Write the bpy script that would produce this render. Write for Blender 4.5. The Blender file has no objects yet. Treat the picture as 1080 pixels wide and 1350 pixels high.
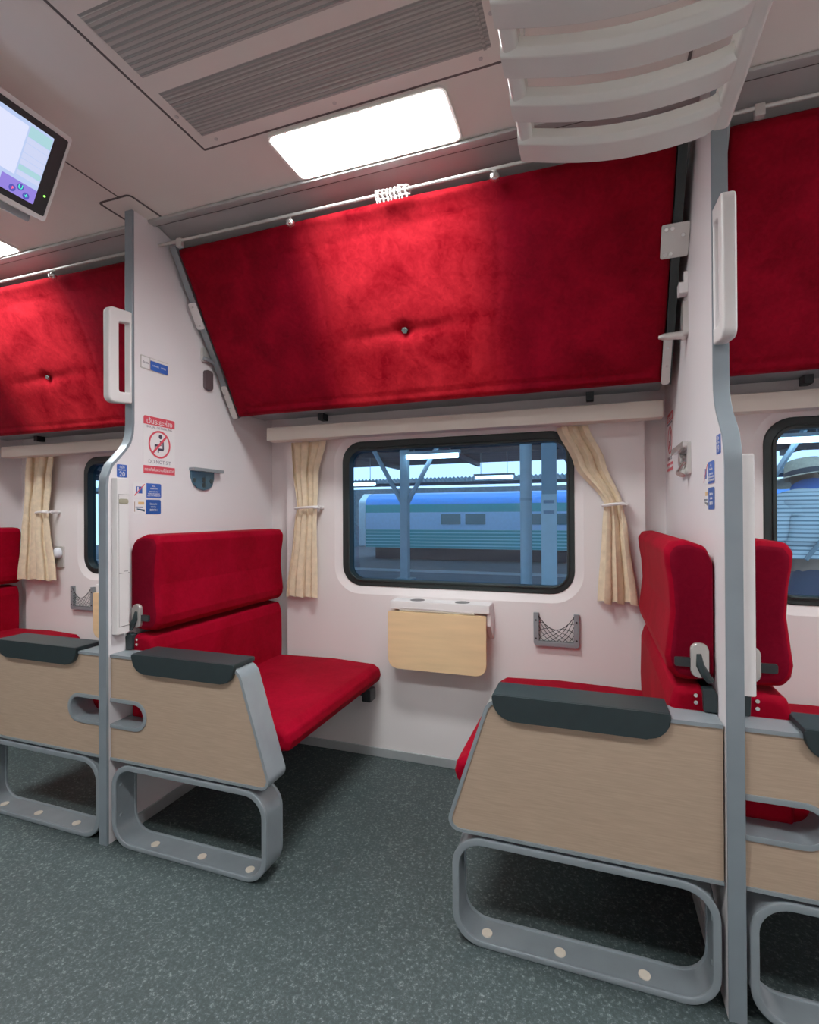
import bpy, bmesh, math, random
from mathutils import Vector, Matrix
random.seed(7)
PI = math.pi
COL = bpy.context.scene.collection
SC = bpy.context.scene

# ------------------------------------------------------------------ materials
MATS = {}
def newmat(name):
    m = bpy.data.materials.new(name); m.use_nodes = True
    nt = m.node_tree; nt.nodes.clear()
    out = nt.nodes.new('ShaderNodeOutputMaterial')
    return m, nt, out
def mat(name, col, rough=0.5, metal=0.0, var=0.06, scale=6.0, spec=0.5, bump=0.0, bscale=60.0, stretch=None, sheen=0.0):
    if name in MATS: return MATS[name]
    m, nt, out = newmat(name)
    b = nt.nodes.new('ShaderNodeBsdfPrincipled')
    tc = nt.nodes.new('ShaderNodeTexCoord')
    mp = nt.nodes.new('ShaderNodeMapping')
    if stretch: mp.inputs['Scale'].default_value = stretch
    nt.links.new(tc.outputs['Object'], mp.inputs['Vector'])
    n = nt.nodes.new('ShaderNodeTexNoise'); n.inputs['Scale'].default_value = scale; n.inputs['Detail'].default_value = 4
    nt.links.new(mp.outputs[0], n.inputs['Vector'])
    r = nt.nodes.new('ShaderNodeValToRGB')
    c = Vector(col[:3])
    lo = c * (1 - var); hi = c * (1 + var)
    r.color_ramp.elements[0].position = 0.3; r.color_ramp.elements[1].position = 0.7
    r.color_ramp.elements[0].color = (*lo, 1); r.color_ramp.elements[1].color = (min(hi[0], 1), min(hi[1], 1), min(hi[2], 1), 1)
    nt.links.new(n.outputs['Fac'], r.inputs['Fac'])
    nt.links.new(r.outputs[0], b.inputs['Base Color'])
    b.inputs['Roughness'].default_value = rough; b.inputs['Metallic'].default_value = metal
    b.inputs['Specular IOR Level'].default_value = spec
    if sheen: b.inputs['Sheen Weight'].default_value = sheen; b.inputs['Sheen Roughness'].default_value = 0.4
    if bump:
        n2 = nt.nodes.new('ShaderNodeTexNoise'); n2.inputs['Scale'].default_value = bscale; n2.inputs['Detail'].default_value = 3
        nt.links.new(mp.outputs[0], n2.inputs['Vector'])
        bp = nt.nodes.new('ShaderNodeBump'); bp.inputs['Strength'].default_value = bump; bp.inputs['Distance'].default_value = 0.002
        nt.links.new(n2.outputs['Fac'], bp.inputs['Height']); nt.links.new(bp.outputs[0], b.inputs['Normal'])
    nt.links.new(b.outputs[0], out.inputs[0])
    MATS[name] = m; return m
def emit(name, col, s):
    m, nt, out = newmat(name)
    e = nt.nodes.new('ShaderNodeEmission'); e.inputs[0].default_value = (*col, 1); e.inputs[1].default_value = s
    nt.links.new(e.outputs[0], out.inputs[0]); return m
def velvet(name, dark, bright, blotch=9.0, mid=None):
    m, nt, out = newmat(name)
    b = nt.nodes.new('ShaderNodeBsdfPrincipled')
    tc = nt.nodes.new('ShaderNodeTexCoord')
    n1 = nt.nodes.new('ShaderNodeTexNoise'); n1.inputs['Scale'].default_value = blotch; n1.inputs['Detail'].default_value = 6; n1.inputs['Distortion'].default_value = 0.6
    n2 = nt.nodes.new('ShaderNodeTexNoise'); n2.inputs['Scale'].default_value = 45; n2.inputs['Detail'].default_value = 5; n2.inputs['Distortion'].default_value = 1.2
    for n in (n1, n2): nt.links.new(tc.outputs['Object'], n.inputs['Vector'])
    mx = nt.nodes.new('ShaderNodeMath'); mx.operation = 'MULTIPLY_ADD'
    nt.links.new(n2.outputs['Fac'], mx.inputs[0]); mx.inputs[1].default_value = 0.45
    nt.links.new(n1.outputs['Fac'], mx.inputs[2])
    r = nt.nodes.new('ShaderNodeValToRGB'); r.color_ramp.elements[0].position = 0.5; r.color_ramp.elements[1].position = 0.95
    r.color_ramp.elements[0].color = (*dark, 1); r.color_ramp.elements[1].color = (*bright, 1)
    nt.links.new(mx.outputs[0], r.inputs['Fac']); nt.links.new(r.outputs[0], b.inputs['Base Color'])
    if mid:   # brighter red in the middle: lamplight on the velvet put into its colour
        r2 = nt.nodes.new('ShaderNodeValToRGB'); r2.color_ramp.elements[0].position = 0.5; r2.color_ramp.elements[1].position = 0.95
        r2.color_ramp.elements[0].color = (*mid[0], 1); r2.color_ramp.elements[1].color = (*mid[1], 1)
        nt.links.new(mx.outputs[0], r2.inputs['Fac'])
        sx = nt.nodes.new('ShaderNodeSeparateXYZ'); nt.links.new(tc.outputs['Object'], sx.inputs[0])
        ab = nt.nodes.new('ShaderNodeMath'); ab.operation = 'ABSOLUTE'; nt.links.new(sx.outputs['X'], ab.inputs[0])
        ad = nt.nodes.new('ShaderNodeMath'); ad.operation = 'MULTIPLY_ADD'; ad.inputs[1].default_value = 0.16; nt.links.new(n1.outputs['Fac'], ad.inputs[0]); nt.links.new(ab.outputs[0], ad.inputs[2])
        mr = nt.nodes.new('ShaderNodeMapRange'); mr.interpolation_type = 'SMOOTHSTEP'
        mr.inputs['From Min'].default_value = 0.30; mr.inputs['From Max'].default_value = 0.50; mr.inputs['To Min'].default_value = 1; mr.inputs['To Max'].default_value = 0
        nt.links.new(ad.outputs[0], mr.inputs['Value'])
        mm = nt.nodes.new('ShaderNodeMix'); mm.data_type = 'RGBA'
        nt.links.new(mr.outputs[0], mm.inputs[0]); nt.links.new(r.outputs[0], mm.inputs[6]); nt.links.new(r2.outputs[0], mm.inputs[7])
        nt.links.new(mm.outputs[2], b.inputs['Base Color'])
    b.inputs['Roughness'].default_value = 0.8; b.inputs['Specular IOR Level'].default_value = 0.06
    b.inputs['Sheen Weight'].default_value = 0.10; b.inputs['Sheen Roughness'].default_value = 0.35
    b.inputs['Sheen Tint'].default_value = (1, 0.15, 0.15, 1)
    bp = nt.nodes.new('ShaderNodeBump'); bp.inputs['Strength'].default_value = 0.25; bp.inputs['Distance'].default_value = 0.002
    nt.links.new(n2.outputs['Fac'], bp.inputs['Height']); nt.links.new(bp.outputs[0], b.inputs['Normal'])
    nt.links.new(b.outputs[0], out.inputs[0]); return m
def floor_mat():
    m, nt, out = newmat('floor_vinyl')
    b = nt.nodes.new('ShaderNodeBsdfPrincipled'); tc = nt.nodes.new('ShaderNodeTexCoord')
    v = nt.nodes.new('ShaderNodeTexNoise'); v.inputs['Scale'].default_value = 130; v.inputs['Detail'].default_value = 4; v.inputs['Roughness'].default_value = 0.7
    w = nt.nodes.new('ShaderNodeTexNoise'); w.inputs['Scale'].default_value = 2.5; w.inputs['Detail'].default_value = 3
    for n in (v, w): nt.links.new(tc.outputs['Object'], n.inputs['Vector'])
    r = nt.nodes.new('ShaderNodeValToRGB')
    e = r.color_ramp.elements
    e[0].position = 0.42; e[0].color = (0.028, 0.042, 0.043, 1)
    e[1].position = 0.72; e[1].color = (0.20, 0.24, 0.24, 1)
    x = e.new(0.56); x.color = (0.048, 0.067, 0.068, 1)
    nt.links.new(v.outputs['Fac'], r.inputs['Fac'])
    mix = nt.nodes.new('ShaderNodeMix'); mix.data_type = 'RGBA'; mix.blend_type = 'MULTIPLY'; mix.inputs[0].default_value = 1
    r2 = nt.nodes.new('ShaderNodeValToRGB'); r2.color_ramp.elements[0].color = (0.8, 0.82, 0.82, 1); r2.color_ramp.elements[1].color = (1.1, 1.08, 1.08, 1)
    nt.links.new(w.outputs['Fac'], r2.inputs['Fac'])
    nt.links.new(r.outputs[0], mix.inputs[6]); nt.links.new(r2.outputs[0], mix.inputs[7])
    nt.links.new(mix.outputs[2], b.inputs['Base Color'])
    b.inputs['Roughness'].default_value = 0.55; b.inputs['Specular IOR Level'].default_value = 0.35
    nt.links.new(b.outputs[0], out.inputs[0]); return m
def glass_mat():
    m, nt, out = newmat('tinted_glass')
    t = nt.nodes.new('ShaderNodeBsdfTransparent'); t.inputs[0].default_value = (0.40, 0.70, 0.97, 1)
    g = nt.nodes.new('ShaderNodeBsdfGlossy'); g.inputs[0].default_value = (0.8, 0.9, 1, 1); g.inputs[1].default_value = 0.0
    f = nt.nodes.new('ShaderNodeFresnel'); f.inputs[0].default_value = 1.65
    mx = nt.nodes.new('ShaderNodeMixShader')
    nt.links.new(f.outputs[0], mx.inputs[0]); nt.links.new(t.outputs[0], mx.inputs[1]); nt.links.new(g.outputs[0], mx.inputs[2])
    nt.links.new(mx.outputs[0], out.inputs[0]); return m
def stripe_mat(name, a, bcol, scale, axis='Z', duty=0.5, rough=0.6):
    m, nt, out = newmat(name)
    b = nt.nodes.new('ShaderNodeBsdfPrincipled'); tc = nt.nodes.new('ShaderNodeTexCoord')
    s = nt.nodes.new('ShaderNodeSeparateXYZ'); nt.links.new(tc.outputs['Object'], s.inputs[0])
    mu = nt.nodes.new('ShaderNodeMath'); mu.operation = 'MULTIPLY'; mu.inputs[1].default_value = scale
    nt.links.new(s.outputs[axis], mu.inputs[0])
    fr = nt.nodes.new('ShaderNodeMath'); fr.operation = 'FRACT'; nt.links.new(mu.outputs[0], fr.inputs[0])
    r = nt.nodes.new('ShaderNodeValToRGB'); r.color_ramp.interpolation = 'CONSTANT'
    r.color_ramp.elements[0].color = (*a, 1); r.color_ramp.elements[1].color = (*bcol, 1); r.color_ramp.elements[1].position = duty
    nt.links.new(fr.outputs[0], r.inputs[0]); nt.links.new(r.outputs[0], b.inputs['Base Color'])
    b.inputs['Roughness'].default_value = rough
    nt.links.new(b.outputs[0], out.inputs[0]); return m

M = {}
M['wall'] = mat('wall_laminate', (0.80, 0.745, 0.735), 0.42, var=0.015, scale=3, spec=0.35)
M['wallp'] = mat('partition_laminate', (0.80, 0.755, 0.765), 0.40, var=0.012, scale=3, spec=0.35)
M['ceil'] = mat('ceiling_paint', (0.86, 0.80, 0.74), 0.5, var=0.03, scale=3, spec=0.3)
M['cove'] = mat('cove_metal', (0.50, 0.50, 0.49), 0.42, metal=0.35, var=0.08, scale=3)
M['floor'] = floor_mat()
M['alu'] = mat('brushed_aluminium', (0.30, 0.35, 0.38), 0.36, metal=0.35, var=0.05, scale=20)
M['aludark'] = mat('grey_anodised_metal', (0.29, 0.33, 0.35), 0.42, metal=0.4, var=0.06, scale=14)
M['alupost'] = mat('post_metal', (0.25, 0.30, 0.335), 0.35, metal=0.3, var=0.05, scale=14)
M['skirt'] = mat('skirting_metal', (0.46, 0.49, 0.50), 0.4, metal=0.4, var=0.08, scale=8)
M['lam'] = mat('beige_laminate', (0.43, 0.315, 0.225), 0.5, var=0.085, scale=14, stretch=(1.0, 1.0, 22.0), spec=0.3)
M['pad'] = mat('armrest_rubber', (0.012, 0.024, 0.027), 0.45, var=0.1, scale=30, bump=0.15, bscale=400)
M['black'] = mat('black_plastic', (0.014, 0.018, 0.02), 0.4, var=0.1)
M['rubber'] = mat('window_gasket', (0.007, 0.016, 0.016), 0.45, var=0.15)
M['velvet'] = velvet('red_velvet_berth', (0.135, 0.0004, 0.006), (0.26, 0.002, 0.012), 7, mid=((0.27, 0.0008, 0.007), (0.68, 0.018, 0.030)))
M['velvetseat'] = velvet('red_velvet_seat', (0.22, 0.000, 0.007), (0.335, 0.0006, 0.014), 5)
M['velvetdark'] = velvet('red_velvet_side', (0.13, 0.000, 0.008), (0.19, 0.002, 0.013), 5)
M['white'] = mat('white_plastic', (0.80, 0.77, 0.76), 0.35, var=0.02)
M['rack'] = mat('rack_plastic', (0.84, 0.84, 0.79), 0.25, var=0.02)
M['pelmet'] = mat('pelmet_paint', (0.74, 0.66, 0.57), 0.45, var=0.02, scale=4)
M['curtain'] = mat('curtain_cloth', (0.76, 0.62, 0.43), 0.8, var=0.10, scale=40, bump=0.3, bscale=350, spec=0.15, sheen=0.2)
M['wood'] = mat('table_wood', (0.82, 0.57, 0.31), 0.4, var=0.06, scale=5, stretch=(1, 1, 9))
M['chrome'] = mat('chrome_metal', (0.72, 0.72, 0.70), 0.18, metal=0.95, var=0.03)
M['steel'] = mat('satin_steel', (0.62, 0.60, 0.57), 0.33, metal=0.6, var=0.05)
M['cream'] = mat('cream_cap', (0.74, 0.66, 0.55), 0.5, var=0.03)
M['red'] = mat('sign_red', (0.70, 0.06, 0.09), 0.45, var=0.02)
M['blue'] = mat('sign_blue', (0.03, 0.11, 0.47), 0.45, var=0.02)
M['deepblue'] = mat('sign_deep_blue', (0.012, 0.075, 0.34), 0.45, var=0.02)
M['paper'] = mat('sign_white', (0.82, 0.79, 0.79), 0.45, var=0.01)
M['ink'] = mat('sign_ink', (0.04, 0.03, 0.06), 0.5, var=0.02)
M['inkgrey'] = mat('sign_grey_ink', (0.22, 0.20, 0.24), 0.5, var=0.02)
M['line'] = mat('seam_line', (0.10, 0.085, 0.08), 0.6, var=0.02)
M['hookblue'] = mat('hook_enamel', (0.10, 0.20, 0.27), 0.25, metal=0.6, var=0.1)
M['glass'] = glass_mat()
def diffuser_mat():
    m, nt, out = newmat('light_diffuser')
    e = nt.nodes.new('ShaderNodeEmission'); e.inputs[0].default_value = (0.955, 0.985, 0.99, 1)
    g = nt.nodes.new('ShaderNodeNewGeometry'); d = nt.nodes.new('ShaderNodeVectorMath'); d.operation = 'DOT_PRODUCT'
    nt.links.new(g.outputs['Normal'], d.inputs[0]); nt.links.new(g.outputs['Incoming'], d.inputs[1])
    a = nt.nodes.new('ShaderNodeMath'); a.operation = 'ABSOLUTE'; nt.links.new(d.outputs['Value'], a.inputs[0])
    p = nt.nodes.new('ShaderNodeMath'); p.operation = 'POWER'; p.inputs[1].default_value = 1.4; nt.links.new(a.outputs[0], p.inputs[0])
    k = nt.nodes.new('ShaderNodeMath'); k.operation = 'MULTIPLY'; k.inputs[1].default_value = 74.0; nt.links.new(p.outputs[0], k.inputs[0])
    nt.links.new(k.outputs[0], e.inputs[1]); nt.links.new(e.outputs[0], out.inputs[0]); return m
M['light'] = diffuser_mat()
M['vent'] = stripe_mat('vent_slats', (0.50, 0.48, 0.45), (0.30, 0.30, 0.285), 62, 'Y', 0.6)
M['ventfine'] = stripe_mat('vent_fine_slats', (0.44, 0.42, 0.39), (0.30, 0.295, 0.28), 88, 'Y', 0.55)
M['slot'] = mat('dark_slot', (0.02, 0.03, 0.03), 0.5)

# ------------------------------------------------------------------ mesh helpers
class MB:
    def __init__(s): s.b = bmesh.new()
    def face(s, vs):
        try: return s.b.faces.new(vs)
        except ValueError: return None
    def box(s, x0, x1, y0, y1, z0, z1, bev=0.0, seg=2):
        vs = [s.b.verts.new((x, y, z)) for x in (x0, x1) for y in (y0, y1) for z in (z0, z1)]
        fs = [s.face([vs[i] for i in q]) for q in ((0,1,3,2),(4,6,7,5),(0,4,5,1),(2,3,7,6),(0,2,6,4),(1,5,7,3))]
        if bev:
            es = list({e for f in fs for e in f.edges})
            bmesh.ops.bevel(s.b, geom=es, offset=bev, segments=seg, profile=0.5, affect='EDGES')
        return s
    def prism(s, pts, a0, a1, axis='y', bev=0.0, seg=2, which='both'):
        """pts 2-D polygon; axis y: (x,z) / x: (y,z) / z: (x,y)"""
        def P(p, a):
            if axis == 'y': return (p[0], a, p[1])
            if axis == 'x': return (a, p[0], p[1])
            return (p[0], p[1], a)
        A = [s.b.verts.new(P(p, a0)) for p in pts]; B = [s.b.verts.new(P(p, a1)) for p in pts]
        n = len(pts)
        for i in range(n): s.face([A[i], A[(i+1) % n], B[(i+1) % n], B[i]])
        f0 = s.face(A[::-1]); f1 = s.face(B)
        if bev:
            es = []
            if which in ('both', 'a'): es += list(f0.edges)
            if which in ('both', 'b'): es += list(f1.edges)
            bmesh.ops.bevel(s.b, geom=es, offset=bev, segments=seg, profile=0.5, affect='EDGES', clamp_overlap=True)
        return s
    def cushion(s, pts, y0, y1, r, n=5, back=None):
        """prism along y whose two ends are rolled over with radius r"""
        xs = [p[0] for p in pts]; zs = [p[1] for p in pts]
        cx, cz = (min(xs) + max(xs)) / 2, (min(zs) + max(zs)) / 2; w, h = max(xs) - min(xs), max(zs) - min(zs)
        kx = 2
        if back is not None: cx = back; kx = 1
        rows = []
        for k in range(n + 1):
            t = PI / 2 * k / n; rows.append((y0 + r * (1 - math.sin(t)), r * (1 - math.cos(t))))
        rows = rows[::-1]; seq = rows + [(y0 + y1 - y, d) for y, d in rows[::-1]]
        rings = []
        for y, d in seq:
            sx, sz = (w - kx * d) / w, (h - 2 * d) / h
            rings.append([s.b.verts.new((cx + (a - cx) * sx, y, cz + (b - cz) * sz)) for a, b in pts])
        N = len(pts)
        for A, B in zip(rings, rings[1:]):
            for i in range(N): s.face([A[i], A[(i+1) % N], B[(i+1) % N], B[i]])
        s.face(rings[0][::-1]); s.face(rings[-1]); return s
    def ring(s, outer, inner, a0, a1, axis='y', bev=0.0, closed=True):
        def P(p, a):
            if axis == 'y': return (p[0], a, p[1])
            if axis == 'x': return (a, p[0], p[1])
            return (p[0], p[1], a)
        n = len(outer)
        O0 = [s.b.verts.new(P(p, a0)) for p in outer]; O1 = [s.b.verts.new(P(p, a1)) for p in outer]
        I0 = [s.b.verts.new(P(p, a0)) for p in inner]; I1 = [s.b.verts.new(P(p, a1)) for p in inner]
        rim = []
        for i in range(n if closed else n - 1):
            j = (i + 1) % n
            s.face([O0[i], O0[j], O1[j], O1[i]]); s.face([I0[j], I0[i], I1[i], I1[j]])
            s.face([O0[j], O0[i], I0[i], I0[j]]); s.face([O1[i], O1[j], I1[j], I1[i]])
            for L in (O0, O1, I0, I1):
                e = s.b.edges.get((L[i], L[j]))
                if e: rim.append(e)
        if not closed:
            s.face([O0[0], O1[0], I1[0], I0[0]]); s.face([O1[-1], O0[-1], I0[-1], I1[-1]])
        if bev: bmesh.ops.bevel(s.b, geom=rim, offset=bev, segments=2, profile=0.5, affect='EDGES', clamp_overlap=True)
        return s
    def tube(s, pts, r, seg=8, caps=True, rs=None):
        pts = [Vector(p) for p in pts]; rings = []
        up = None
        for i, p in enumerate(pts):
            t = (pts[min(i+1, len(pts)-1)] - pts[max(i-1, 0)]).normalized()
            if up is None:
                up = Vector((0, 0, 1)) if abs(t.z) < 0.9 else Vector((1, 0, 0))
            a = t.cross(up).normalized(); bb = a.cross(t).normalized(); up = bb
            rr = rs[i] if rs else r
            rings.append([s.b.verts.new(p + a * rr * math.cos(k*2*PI/seg) + bb * rr * math.sin(k*2*PI/seg)) for k in range(seg)])
        for A, B in zip(rings, rings[1:]):
            for k in range(seg): s.face([A[k], A[(k+1) % seg], B[(k+1) % seg], B[k]])
        if caps: s.face(rings[0][::-1]); s.face(rings[-1])
        return s
    def disc(s, c, nrm, r, h, seg=20, bev=0.0):
        c = Vector(c); nrm = Vector(nrm).normalized()
        s.tube([c, c + nrm * h], r, seg); return s
    def grid(s, fn, nu, nv, closed_u=False):
        V = [[s.b.verts.new(fn(i / nu, j / nv)) for j in range(nv + 1)] for i in range(nu + (0 if closed_u else 1))]
        for i in range(nu):
            for j in range(nv):
                ii = (i + 1) % len(V)
                s.face([V[i][j], V[ii][j], V[ii][j+1], V[i][j+1]])
        return s
    def xform(s, mtx): bmesh.ops.transform(s.b, matrix=mtx, verts=s.b.verts); return s
    def build(s, name, m, parent=None, smooth=True, ang=36, merge=0.0, recalc=True):
        b = s.b
        if merge: bmesh.ops.remove_doubles(b, verts=b.verts, dist=merge)
        if recalc: bmesh.ops.recalc_face_normals(b, faces=b.faces)
        o0 = world_origin(parent) if parent else Vector((0, 0, 0))
        me = bpy.data.meshes.new(name)
        if parent is None:
            # origin at base centre
            if len(b.verts):
                xs = [v.co for v in b.verts]
                o0 = Vector(((min(v.x for v in xs) + max(v.x for v in xs)) / 2, (min(v.y for v in xs) + max(v.y for v in xs)) / 2, min(v.z for v in xs)))
        for v in b.verts: v.co -= o0
        if smooth:
            for f in b.faces: f.smooth = True
        b.to_mesh(me); b.free()
        if smooth: me.set_sharp_from_angle(angle=math.radians(ang))
        me.materials.append(m)
        o = bpy.data.objects.new(name, me); COL.objects.link(o)
        if smooth and len(me.polygons) < 4000:
            wn = o.modifiers.new('wn', 'WEIGHTED_NORMAL'); wn.keep_sharp = True; wn.weight = 90
        if parent is None: o.location = o0
        else: o.parent = parent
        return o
def world_origin(o):
    v = Vector(o.location)
    while o.parent: o = o.parent; v += Vector(o.location)
    return v
def thing(name, label, cat, loc, group=None):
    o = bpy.data.objects.new(name, None); COL.objects.link(o); o.empty_display_size = 0.05
    o.location = loc; o['label'] = label; o['category'] = cat
    if group: o['group'] = group
    return o
def tag(o, label, cat, group=None):
    o['label'] = label; o['category'] = cat
    if group: o['group'] = group
    return o
def struct(o, label=None):
    o['kind'] = 'structure'
    if label: o['label'] = label
    return o
def dup(root, off, label=None):
    def cp(o, par):
        c = o.copy(); COL.objects.link(c); c.parent = par
        for ch in list(o.children): cp(ch, c)
        return c
    r = cp(root, None); r.location = Vector(root.location) + Vector(off)
    if label: r['label'] = label
    return r
def rrect(x0, x1, z0, z1, r, n=8):
    if not isinstance(r, (list, tuple)): r = [r] * 4
    pts = []
    for (cx, cz, a, rr) in ((x1 - r[0], z1 - r[0], 0, r[0]), (x0 + r[1], z1 - r[1], 90, r[1]), (x0 + r[2], z0 + r[2], 180, r[2]), (x1 - r[3], z0 + r[3], 270, r[3])):
        for k in range(n + 1):
            t = math.radians(a + 90 * k / n); pts.append((cx + rr * math.cos(t), cz + rr * math.sin(t)))
    return pts
def rpoly(P, R, n=6):
    """round the corners of polygon P with radii R"""
    out = []; L = len(P)
    for i in range(L):
        p = Vector(P[i]); a = Vector(P[i-1]); b = Vector(P[(i+1) % L]); r = R[i]
        if r <= 0: out += [tuple(p)] * 1; continue
        u = (a - p).normalized(); v = (b - p).normalized()
        half = math.acos(max(-1, min(1, u.dot(v)))) / 2
        d = r / math.tan(half); c = p + (u + v).normalized() * (r / math.sin(half))
        s = p + u * d; e = p + v * d
        a0 = math.atan2(s.y - c.y, s.x - c.x); a1 = math.atan2(e.y - c.y, e.x - c.x)
        da = (a1 - a0 + PI) % (2 * PI) - PI
        for k in range(n + 1):
            t = a0 + da * k / n; out.append((c.x + r * math.cos(t), c.y + r * math.sin(t)))
    return out
def inset(P, d):
    """inset a convex polygon (any orientation) by distance d or a list of per-edge distances"""
    L = len(P); area = sum(P[i][0]*P[(i+1)%L][1] - P[(i+1)%L][0]*P[i][1] for i in range(L))
    sg = 1 if area > 0 else -1
    D = d if isinstance(d, (list, tuple)) else [d] * L
    lines = []
    for i in range(L):
        a = Vector(P[i]); b = Vector(P[(i+1) % L]); t = (b - a).normalized(); nn = Vector((-t.y, t.x)) * sg
        lines.append((a + nn * D[i], t))
    out = []
    for i in range(L):
        (p, t), (q, w) = lines[i-1], lines[i]
        den = t.x * w.y - t.y * w.x
        k = ((q.x - p.x) * w.y - (q.y - p.y) * w.x) / den
        out.append(tuple(p + t * k))
    return out
def text_mesh(body, size, origin, right, up, m, parent, name='lettering', align='CENTER', depth=0.0004, sx=1.0):
    cu = bpy.data.curves.new('t', 'FONT'); cu.body = body; cu.size = size; cu.align_x = align; cu.align_y = 'CENTER'; cu.extrude = depth
    cu.resolution_u = 3
    to = bpy.data.objects.new('t', cu); COL.objects.link(to)
    dg = bpy.context.evaluated_depsgraph_get()
    me = bpy.data.meshes.new_from_object(to.evaluated_get(dg))
    bpy.data.objects.remove(to); bpy.data.curves.remove(cu)
    right = Vector(right); up = Vector(up); nn = right.cross(up)
    o0 = Vector(origin) - (world_origin(parent) if parent else Vector((0, 0, 0)))
    for v in me.vertices:
        v.co = o0 + right * v.co.x * sx + up * v.co.y + nn * v.co.z
    me.materials.clear(); me.materials.append(m); me.name = name
    o = bpy.data.objects.new(name, me); COL.objects.link(o); o.parent = parent
    return o
class Plane:
    """2-D drawing on a plane with a local frame (a right, b up, n out)"""
    def __init__(s, origin, right, up):
        s.o = Vector(origin); s.r = Vector(right); s.u = Vector(up); s.n = s.r.cross(s.u)
    def pt(s, a, b, h): return s.o + s.r * a + s.u * b + s.n * h
    def poly(s, mb, pts, h0, h1):
        A = [mb.b.verts.new(s.pt(a, b, h0)) for a, b in pts]; B = [mb.b.verts.new(s.pt(a, b, h1)) for a, b in pts]
        n = len(pts)
        for i in range(n): mb.face([A[i], A[(i+1) % n], B[(i+1) % n], B[i]])
        mb.face(A[::-1]); mb.face(B)
    def ring(s, mb, O, I, h0, h1):
        n = len(O)
        o0, o1, i0, i1 = ([mb.b.verts.new(s.pt(a, b, h)) for a, b in L] for L, h in ((O, h0), (O, h1), (I, h0), (I, h1)))
        for k in range(n):
            j = (k + 1) % n
            mb.face([o0[k], o0[j], o1[j], o1[k]]); mb.face([i0[j], i0[k], i1[k], i1[j]])
            mb.face([o1[k], o1[j], i1[j], i1[k]]); mb.face([o0[j], o0[k], i0[k], i0[j]])
def circ(cx, cy, r, n=28): return [(cx + r * math.cos(2*PI*k/n), cy + r * math.sin(2*PI*k/n)) for k in range(n)]
def bar2(a, b, w):
    a = Vector(a); b = Vector(b); t = (b - a).normalized(); n = Vector((-t.y, t.x)) * w / 2
    return [tuple(a + n), tuple(b + n), tuple(b - n), tuple(a - n)]

# ------------------------------------------------------------------ dimensions (metres)
D = 1.839                 # bay pitch along the car
XL, XR = -1.550, 0.289    # partition centre planes of the middle bay
HT = 0.017                # half thickness of a partition
YA = 1.300                # aisle face of the seats
YW = 2.175                # window wall
YR = 2.238                # recessed wall strips beside the partitions
ZC = 2.19                 # ceiling
YO = -0.575               # far side wall
X0, X1 = XL - 2 * D, XR + D + 0.0

# ------------------------------------------------------------------ room shell
struct(MB().box(X0, X1, YO, YR + 0.05, -0.05, 0.0).build('floor', M['floor']))
struct(MB().box(X0, X1, YO, 1.50, ZC, ZC + 0.03).build('ceiling', M['ceil']))
# cove above the folded berths
cv = MB()
prof = [(1.506, ZC + 0.004), (1.56, 2.178), (1.66, 2.145), (1.86, 2.03), (2.03, 1.86), (2.13, 1.68), (YR, 1.60)]
for (a, b), (c, d) in zip(prof, prof[1:]):
    v = [cv.b.verts.new(p) for p in ((X0, a, b), (X1, a, b), (X1, c, d), (X0, c, d))]; cv.face(v)
struct(cv.build('ceiling_cove', M['cove'], merge=1e-5))
struct(MB().box(X0, X1, 1.494, 1.503, ZC - 0.006, ZC + 0.03).build('trim_1', M['line']))
struct(MB().box(X0, X1, 1.462, 1.494, ZC - 0.012, ZC - 0.0005, bev=0.004).build('trim_2', M['cove']))
struct(MB().box(X0, X1, YO - 0.04, YO, 0, ZC).build('wall_front', M['wall']))
struct(MB().box(X0 - 0.04, X0, YO, YR, 0, ZC + 0.05).build('wall_end_left', M['wallp']))
struct(MB().box(X1, X1 + 0.04, YO, YR, 0, ZC + 0.05).build('wall_end_right', M['wallp']))
# ceiling seams and caps where posts meet the ceiling
cs = MB()
for k in (-1, 0, 1):
    x = XL + 0.031 + k * D
    cs.box(x - 0.0025, x + 0.0025, 0.2, 1.325, ZC - 0.0012, ZC + 0.001)
    xc_ = XL + k * D
    cs.ring(rrect(xc_ - 0.066, xc_ + 0.081, 1.324, 1.481, 0.018, 4), rrect(xc_ - 0.058, xc_ + 0.073, 1.332, 1.473, 0.014, 4), ZC - 0.0012, ZC + 0.001, axis='z')
struct(cs.build('trim_3', M['line']))
cap = MB()
for k in (-1, 0, 1):
    x = XL + k * D
    cap.prism(rrect(x - 0.055, x + 0.07, 1.335, 1.47, 0.012, 4), ZC - 0.002, ZC + 0.001, axis='z')
struct(cap.build('trim_4', M['ceil']))

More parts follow.
